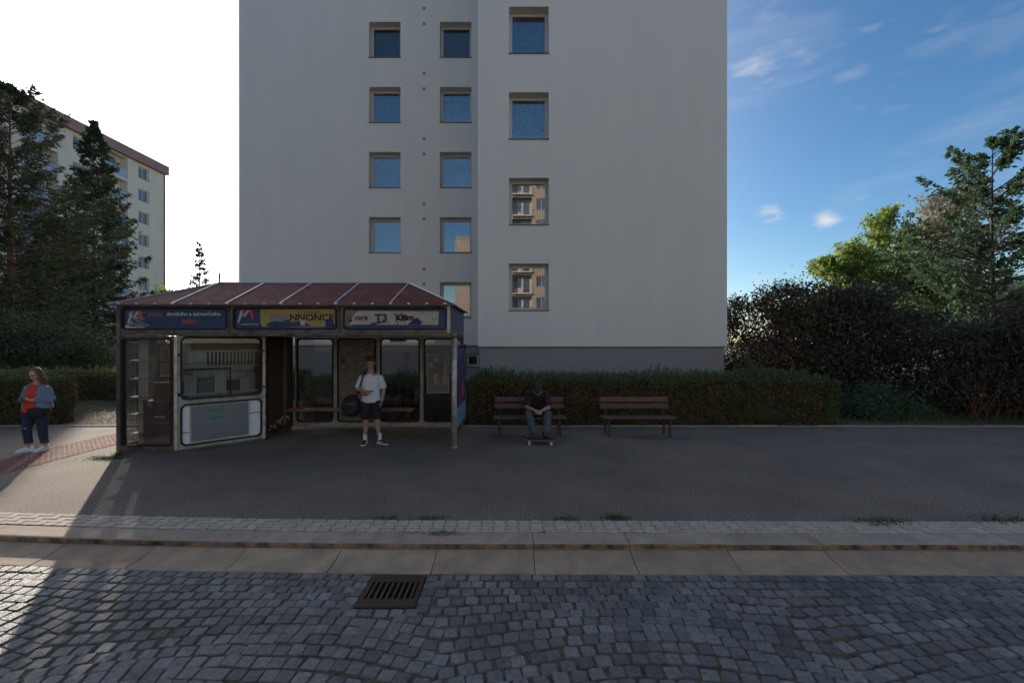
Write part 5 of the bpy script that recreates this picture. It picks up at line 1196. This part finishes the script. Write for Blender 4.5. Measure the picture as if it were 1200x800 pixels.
# hedges
def hedge(name, lb, x0, x1, y0, y1, h, n, m='hedge', rough=.10, sprig=0, lsize=.045, round_end=False):
    t = thing(name, lb, 'hedge', ((x0 + x1) / 2, (y0 + y1) / 2, .11))
    w, d = (x1 - x0) / 2, (y1 - y0) / 2
    a = 2 * w * h; b_ = 2 * w * 2 * d; c = 2 * d * h; tot = 2 * a + b_ + 2 * c
    def n3(p, s): return mnoise.noise(Vector((p[0] * s, p[1] * s, p[2] * s)))
    Q = []
    for fr_, k in (('f', a * 1.3), ('k', a * .6), ('t', b_ * 1.3), ('l', c), ('r', c)):
        m_ = int(n * k / tot); u = rng.random((m_, 2)); dep = np.abs(rng.normal(size=m_)) * rough - rough * .35
        if fr_ == 'f': p = np.stack([(u[:, 0] * 2 - 1) * w, -d + dep, u[:, 1] * h], 1)
        elif fr_ == 'k': p = np.stack([(u[:, 0] * 2 - 1) * w, d - dep, u[:, 1] * h], 1)
        elif fr_ == 't': p = np.stack([(u[:, 0] * 2 - 1) * w, (u[:, 1] * 2 - 1) * d, h - dep], 1)
        elif fr_ == 'l': p = np.stack([-w + dep, (u[:, 0] * 2 - 1) * d, u[:, 1] * h], 1)
        else: p = np.stack([w - dep, (u[:, 0] * 2 - 1) * d, u[:, 1] * h], 1)
        Q.append(p)
    p = np.concatenate(Q)
    bump = np.array([n3(q, 1.7) * .10 + n3(q, 5) * .05 for q in p]); gap = np.array([n3(q + 9.1, 3.3) for q in p])
    p = p[gap > -.38]; bump = bump[gap > -.38]
    cdir = unit(p * np.array([.2 / max(w, .2), 1 / d, 1 / h]) - np.array([0, 0, .4])); p = p + cdir * bump[:, None]
    if round_end:
        ex_ = np.clip((np.abs(p[:, 0]) - (w - d)) / d, 0, 1); p[:, 1] *= np.sqrt(np.clip(1 - ex_ ** 2 * .75, .1, 1)); p[:, 2] *= 1 - .25 * ex_ ** 2
    p[:, 2] = p[:, 2].clip(.02, 9)
    dn = np.array([n3(q + 4.7, 1.9) for q in p]); dry = (dn > .12) & (p[:, 2] < h * .8) & (rng.random(len(p)) < .42)
    quads('foliage', leaves(p[~dry], lsize, 1.9, -.1), m, t); quads('dry_leaves', leaves(p[dry], lsize, 1.9, -.1), 'hedge_dry', t)
    st = MB()
    for i in range(int(w * 26)):
        x = random.uniform(-w, w) * .97; y = random.uniform(-d, d) * .9; hh = h * random.uniform(.7, .98); bx_ = random.gauss(0, .12)
        st.tube([(x, y, 0), (x + bx_ * .5, y + random.gauss(0, .05), hh * .5), (x + bx_, y + random.gauss(0, .08), hh)], [.011, .008, .004], 4)
    st.build('stems', 'twig', t, kind='stuff')
    inn = MB(); nx_ = max(4, int(w * 4)); 
    inn.bb(-w + .22, w - .22, -d + .20, d - .20, .02, h - .17); inn.build('opaque_core', 'black' if False else 'twig', t)  # opaque dark box added inside the hedge to block the gaps between leaves
    if sprig:
        V_ = []; sp = MB()
        for i in range(sprig):
            x = random.uniform(-w, w) * .97; y = random.uniform(-d, d); k_ = max(0, mnoise.noise(Vector((x * .9 + 3, y, 1)))) ; hh = random.uniform(.06, .20) + k_ * random.uniform(.15, .6)
            if round_end and abs(x) > w - .5: hh *= .3
            b0 = Vector((x, y, h - .06)); e = b0 + Vector((random.gauss(0, .05), random.gauss(0, .05), hh + .06)); sp.tube([b0, e], [.004, .002], 3)
            m_ = int(6 + hh * 50); tt = rng.random((m_, 1)); V_.append(np.array(b0)[None] * (1 - tt) + np.array(e)[None] * tt + rng.normal(size=(m_, 3)) * .012)
        quads('new_shoots', leaves(np.concatenate(V_), lsize * 1.05, 2.2, -.6), 'hedge_top', t); sp.build('shoot_stems', 'grass', t, kind='stuff')
    return t
hedge('hedge', 'long clipped privet hedge with new shoots behind the benches', -1.05, 8.15, 11.32, 12.75, 1.10, 105000, sprig=1500, round_end=False)
hedge('hedge', 'privet hedge seen through the glass back of the shelter', -5.35, -1.25, 11.6, 12.8, 1.0, 26000, sprig=1300)
hedge('hedge', 'clipped hedge bush with a rounded end behind the woman in denim', -16.0, -11.5, 11.42, 12.15, 1.14, 48000, m='hedge', round_end=True, sprig=400)
hedge('hedge', 'dark hedge across the lawn left of the kiosk', -24, -7.6, 16.2, 17.3, 1.0, 52000, m='hedge', sprig=200, lsize=.06)

# dark shrub wall on the right
x0, cs = crown(915, 15.8, [(875, 385, 30), (880, 360, 18), (915, 350, 20), (900, 420, 40), (940, 395, 40), (935, 365, 22), (870, 430, 30), (925, 445, 35), (960, 440, 35)])
leafy('lilac_shrub', 'big dark lilac shrub against the right corner of the tower', 'shrub', x0, 15.8, 4.1, cs, 46000, .085, 'lilac', .10, 'twig', crown_base=.05, nlimb=75, cl=.72)
x0, cs = crown(1000, 15.2, [(985, 355, 24), (1030, 360, 26), (1005, 385, 42), (1055, 385, 24), (985, 430, 40), (1030, 430, 30), (1000, 470, 34), (1040, 465, 22), (960, 360, 16), (1060, 405, 16)])
leafy('dark_shrub', 'wide blackish shrub with a domed top in the middle of the right shrubbery', 'shrub', x0, 15.2, 4.1, cs, 56000, .085, 'beech', .10, 'twig', crown_base=.05, nlimb=90, cl=.72)
x0, cs = crown(1180, 12.9, [(1110, 405, 24), (1150, 395, 28), (1190, 395, 34), (1110, 440, 20), (1150, 440, 38), (1200, 440, 44), (1240, 410, 50), (1250, 460, 50), (1160, 480, 26), (1200, 482, 26), (1105, 465, 20), (1130, 478, 22)])
leafy('dark_shrub', 'dense dark shrub with bare reddish stems at the right edge of the picture', 'shrub', x0, 12.9, 3.1, cs, 60000, .075, 'beech', .09, 'twig', crown_base=.05, nlimb=110, cl=.75)
t_ = None
x0, cs = crown(1050, 12.6, [(1030, 470, 22), (1060, 485, 14), (1085, 487, 12), (1000, 478, 20), (1020, 488, 14)])
leafy('low_shrub', 'low green shrub at the footway edge between the dark shrubs', 'shrub', x0, 12.7, 1.0, cs, 16000, .06, 'ash', .03, 'twig', crown_base=.05, nlimb=34, cl=.8)
st = MB()
for i in range(90):
    x = random.uniform(12.2, 15.6); st.tube([(x, 11.9 + random.uniform(0, .8), .1), (x + random.gauss(0, .25), 11.8 + random.uniform(0, .8), random.uniform(.5, 1.3))], [.012, .005], 4)
st.build('bare_stems', 'bark_red', kind='stuff', label='tangle of bare reddish stems under the shrub at the right edge')

# trees on the right
x0, cs = crown(1030, 28, [(1041, 256, 12), (1030, 275, 18), (1048, 283, 18), (1012, 298, 17), (985, 300, 15), (975, 318, 18), (1000, 322, 20), (968, 300, 9), (1035, 315, 20), (1060, 310, 14), (1025, 345, 24), (985, 350, 18), (1065, 345, 22), (1045, 370, 24)])
leafy('locust_tree', 'sunlit yellow green tree with an airy crown above the dark shrubs', 'tree', x0, 28, 10.4, cs, 30000, .17, 'acacia', .16, 'bark', nlimb=95, crown_base=.15, cl=.32)
x0, cs = crown(1110, 31, [(1100, 245, 20), (1125, 235, 18), (1115, 270, 22), (1085, 270, 16), (1095, 295, 22), (1140, 290, 24), (1100, 330, 28), (1135, 340, 28), (1075, 320, 20)])
leafy('seeding_tree', 'pale pinkish brown tree behind the yellow green one', 'tree', x0, 31, 11.8, cs, 20000, .18, 'pinkish', .2, 'bark', nlimb=70, crown_base=.2, cl=.5)
x0, cs = crown(1090, 25, [(1080, 320, 24), (1110, 345, 26), (1080, 370, 26), (1120, 385, 26), (1055, 375, 22), (1150, 385, 26), (1190, 395, 26)])
leafy('green_tree', 'round sunlit green tree under the tall dark one', 'tree', x0, 25, 6.0, cs, 24000, .15, 'green', .13, 'bark', nlimb=70, crown_base=.15, cl=.55)
k = 0
for (x, y, h, mm, lb) in ((36, 52, 8, 'green', 'round green tree far behind the gap in the shrubs'), (50, 60, 9.5, 'acacia', 'yellowish tree far off behind the right edge trees'), (24, 62, 7, 'green', 'small green tree far off right of the tower'), (62, 56, 10, 'ash', 'dark tree far off at the right edge')):
    cs = [(random.gauss(0, h * .16), random.gauss(0, h * .16), h * random.uniform(.4, .85), h * .22) for _ in range(9)]
    leafy('far_tree', lb, 'tree', x, y, h, cs, 12000, .26, mm, .18, 'bark', nlimb=34, crown_base=.2, cl=.6, group='far trees behind the tower')
# leafy trees far left in the gap
x0, cs = crown(203, 42, [(195, 345, 9), (208, 352, 10), (190, 362, 12), (215, 368, 12), (203, 380, 14), (228, 380, 12)])
leafy('leafy_tree', 'small light green leafy tree in the gap left of the kiosk roof', 'tree', x0, 42, 6.5, cs, 12000, .22, 'acacia', .14, 'bark', nlimb=34, crown_base=.2, cl=.6)

# conifers
def conifer(name, lb, x, y, h, r, m, n_whorl, base=.08, per=7, needle=.20, dens=1.0, droop=.35, barkm='bark_red', sparse_top=0.0, trunk_r=.17, twn=26, irregular=.2, shape=.75, lw=.13):
    t = thing(name, lb, 'tree', (x, y, .10)); tr = MB(); taper(tr, [(0, 0, -.1), (.03, 0, h * .3), (-.03, .02, h * .6), (0, 0, h)], trunk_r, .012, 9); tr.build('trunk', barkm, t, smooth=True)
    br = MB(); Pt = []; Dt = []
    for i in range(n_whorl):
        f = i / (n_whorl - 1); z = h * (base + (1 - base) * f * .985); rad = r * (1 - f) ** shape * (1 if f > .12 else .75 + f * 2) + .05
        for k in range(max(3, int(per * (1 - .35 * f)))):
            a = random.uniform(0, 2 * math.pi); L_ = rad * random.uniform(1 - irregular * 2, 1 + irregular); dr = Vector((math.cos(a), math.sin(a), 0))
            zz = z + random.gauss(0, h * .006); up = (.25 + .6 * f) if droop < .2 else (-.05 + .75 * f)
            pts = [Vector((0, 0, zz)) + dr * L_ * t_ + Vector((0, 0, L_ * (up * t_ - droop * (1 - f) * math.sin(t_ * 2.2) * .55 + .12 * t_ ** 3))) for t_ in (0, .25, .5, .75, 1)]
            taper(br, pts, .014 + .03 * (1 - f), .006, 4)
            nt = int(twn * dens * (.35 + L_ / r)); tt = .12 + .88 * rng.random(nt) ** .8
            pa = np.array([list(p) for p in pts]); ii = np.clip((tt * 4).astype(int), 0, 3); fr_ = (tt * 4 - ii)[:, None]; p0 = pa[ii] * (1 - fr_) + pa[ii + 1] * fr_
            side = np.array([-dr.y, dr.x, 0.0]); sg = rng.choice([-1, 1], nt)[:, None]; tl_ = (L_ * .30 * (1.15 - tt) + .05)[:, None] * (.5 + rng.random((nt, 1)))
            td = unit(np.array(dr)[None] * .75 + side[None] * sg * rng.random((nt, 1)) * 1.1 + np.stack([np.zeros(nt), np.zeros(nt), -droop * (.2 + rng.random(nt) * 1.2)], 1))
            for q in range(7):
                u = rng.random((nt, 1)); Pt.append(p0 + td * tl_ * u + rng.normal(size=(nt, 3)) * .02); Dt.append(unit(td + rng.normal(size=(nt, 3)) * .55))
    br.build('branches', barkm, t)
    Pn = np.concatenate(Pt); D = np.concatenate(Dt); s_ = unit(np.cross(D, rng.normal(size=D.shape))); L_ = needle * (.6 + .8 * rng.random((len(Pn), 1))); w_ = L_ * lw
    quads('needles', np.stack([Pn - s_ * w_ * .5, Pn + D * L_ * .5 - s_ * w_, Pn + D * L_, Pn + D * L_ * .5 + s_ * w_], 1), m, t)
    return t
Y = 38; conifer('spruce_tree', 'tall dark spruce with drooping branches left of the kiosk', (110 - 600) / 533 * Y, Y, 20.6, 4.9, 'spruce', 50, .06, 8, .30, 1.0, .35, twn=26, shape=.88)
Y = 25; conifer('pine_tree', 'broad dark pine at the left edge of the picture', (12 - 600) / 533 * Y, Y, 16.2, 5.0, 'pine', 40, .08, 8, .26, 1.0, .12, 'bark_red', twn=31, irregular=.32, trunk_r=.22, shape=.55)
Y = 40; conifer('young_spruce', 'small spruce with a thin bare tip above the kiosk roof', (234 - 600) / 533 * Y, Y, 10.8, 3.6, 'spruce', 28, .05, 6, .25, .9, .25, twn=18, shape=1.5)
Y = 33; conifer('spruce_tree', 'lower dark spruce filling in behind the two big conifers', (62 - 600) / 533 * Y, Y, 11.0, 4.2, 'spruce', 30, .04, 8, .27, 1.0, .3, twn=24)
conifer('ash_tree', 'tall dark green tree with feathery layered branches at the right edge', (1163 - 600) / 533 * 21, 21, 11.5, 4.0, 'ash', 25, .17, 6, .20, 1.0, .06, 'bark', twn=28, irregular=.3, shape=.62, trunk_r=.16, lw=.26)
# undergrowth below the conifers
x0, cs = crown(60, 21, [(30, 405, 26), (70, 400, 24), (110, 408, 22), (5, 400, 26), (50, 420, 20), (90, 420, 20), (130, 418, 16)])
leafy('undergrowth_shrub', 'dark undergrowth shrubs at the foot of the conifers', 'shrub', x0, 20.5, 2.6, cs, 22000, .10, 'spruce', .06, 'twig', crown_base=.05, nlimb=46, cl=.75)
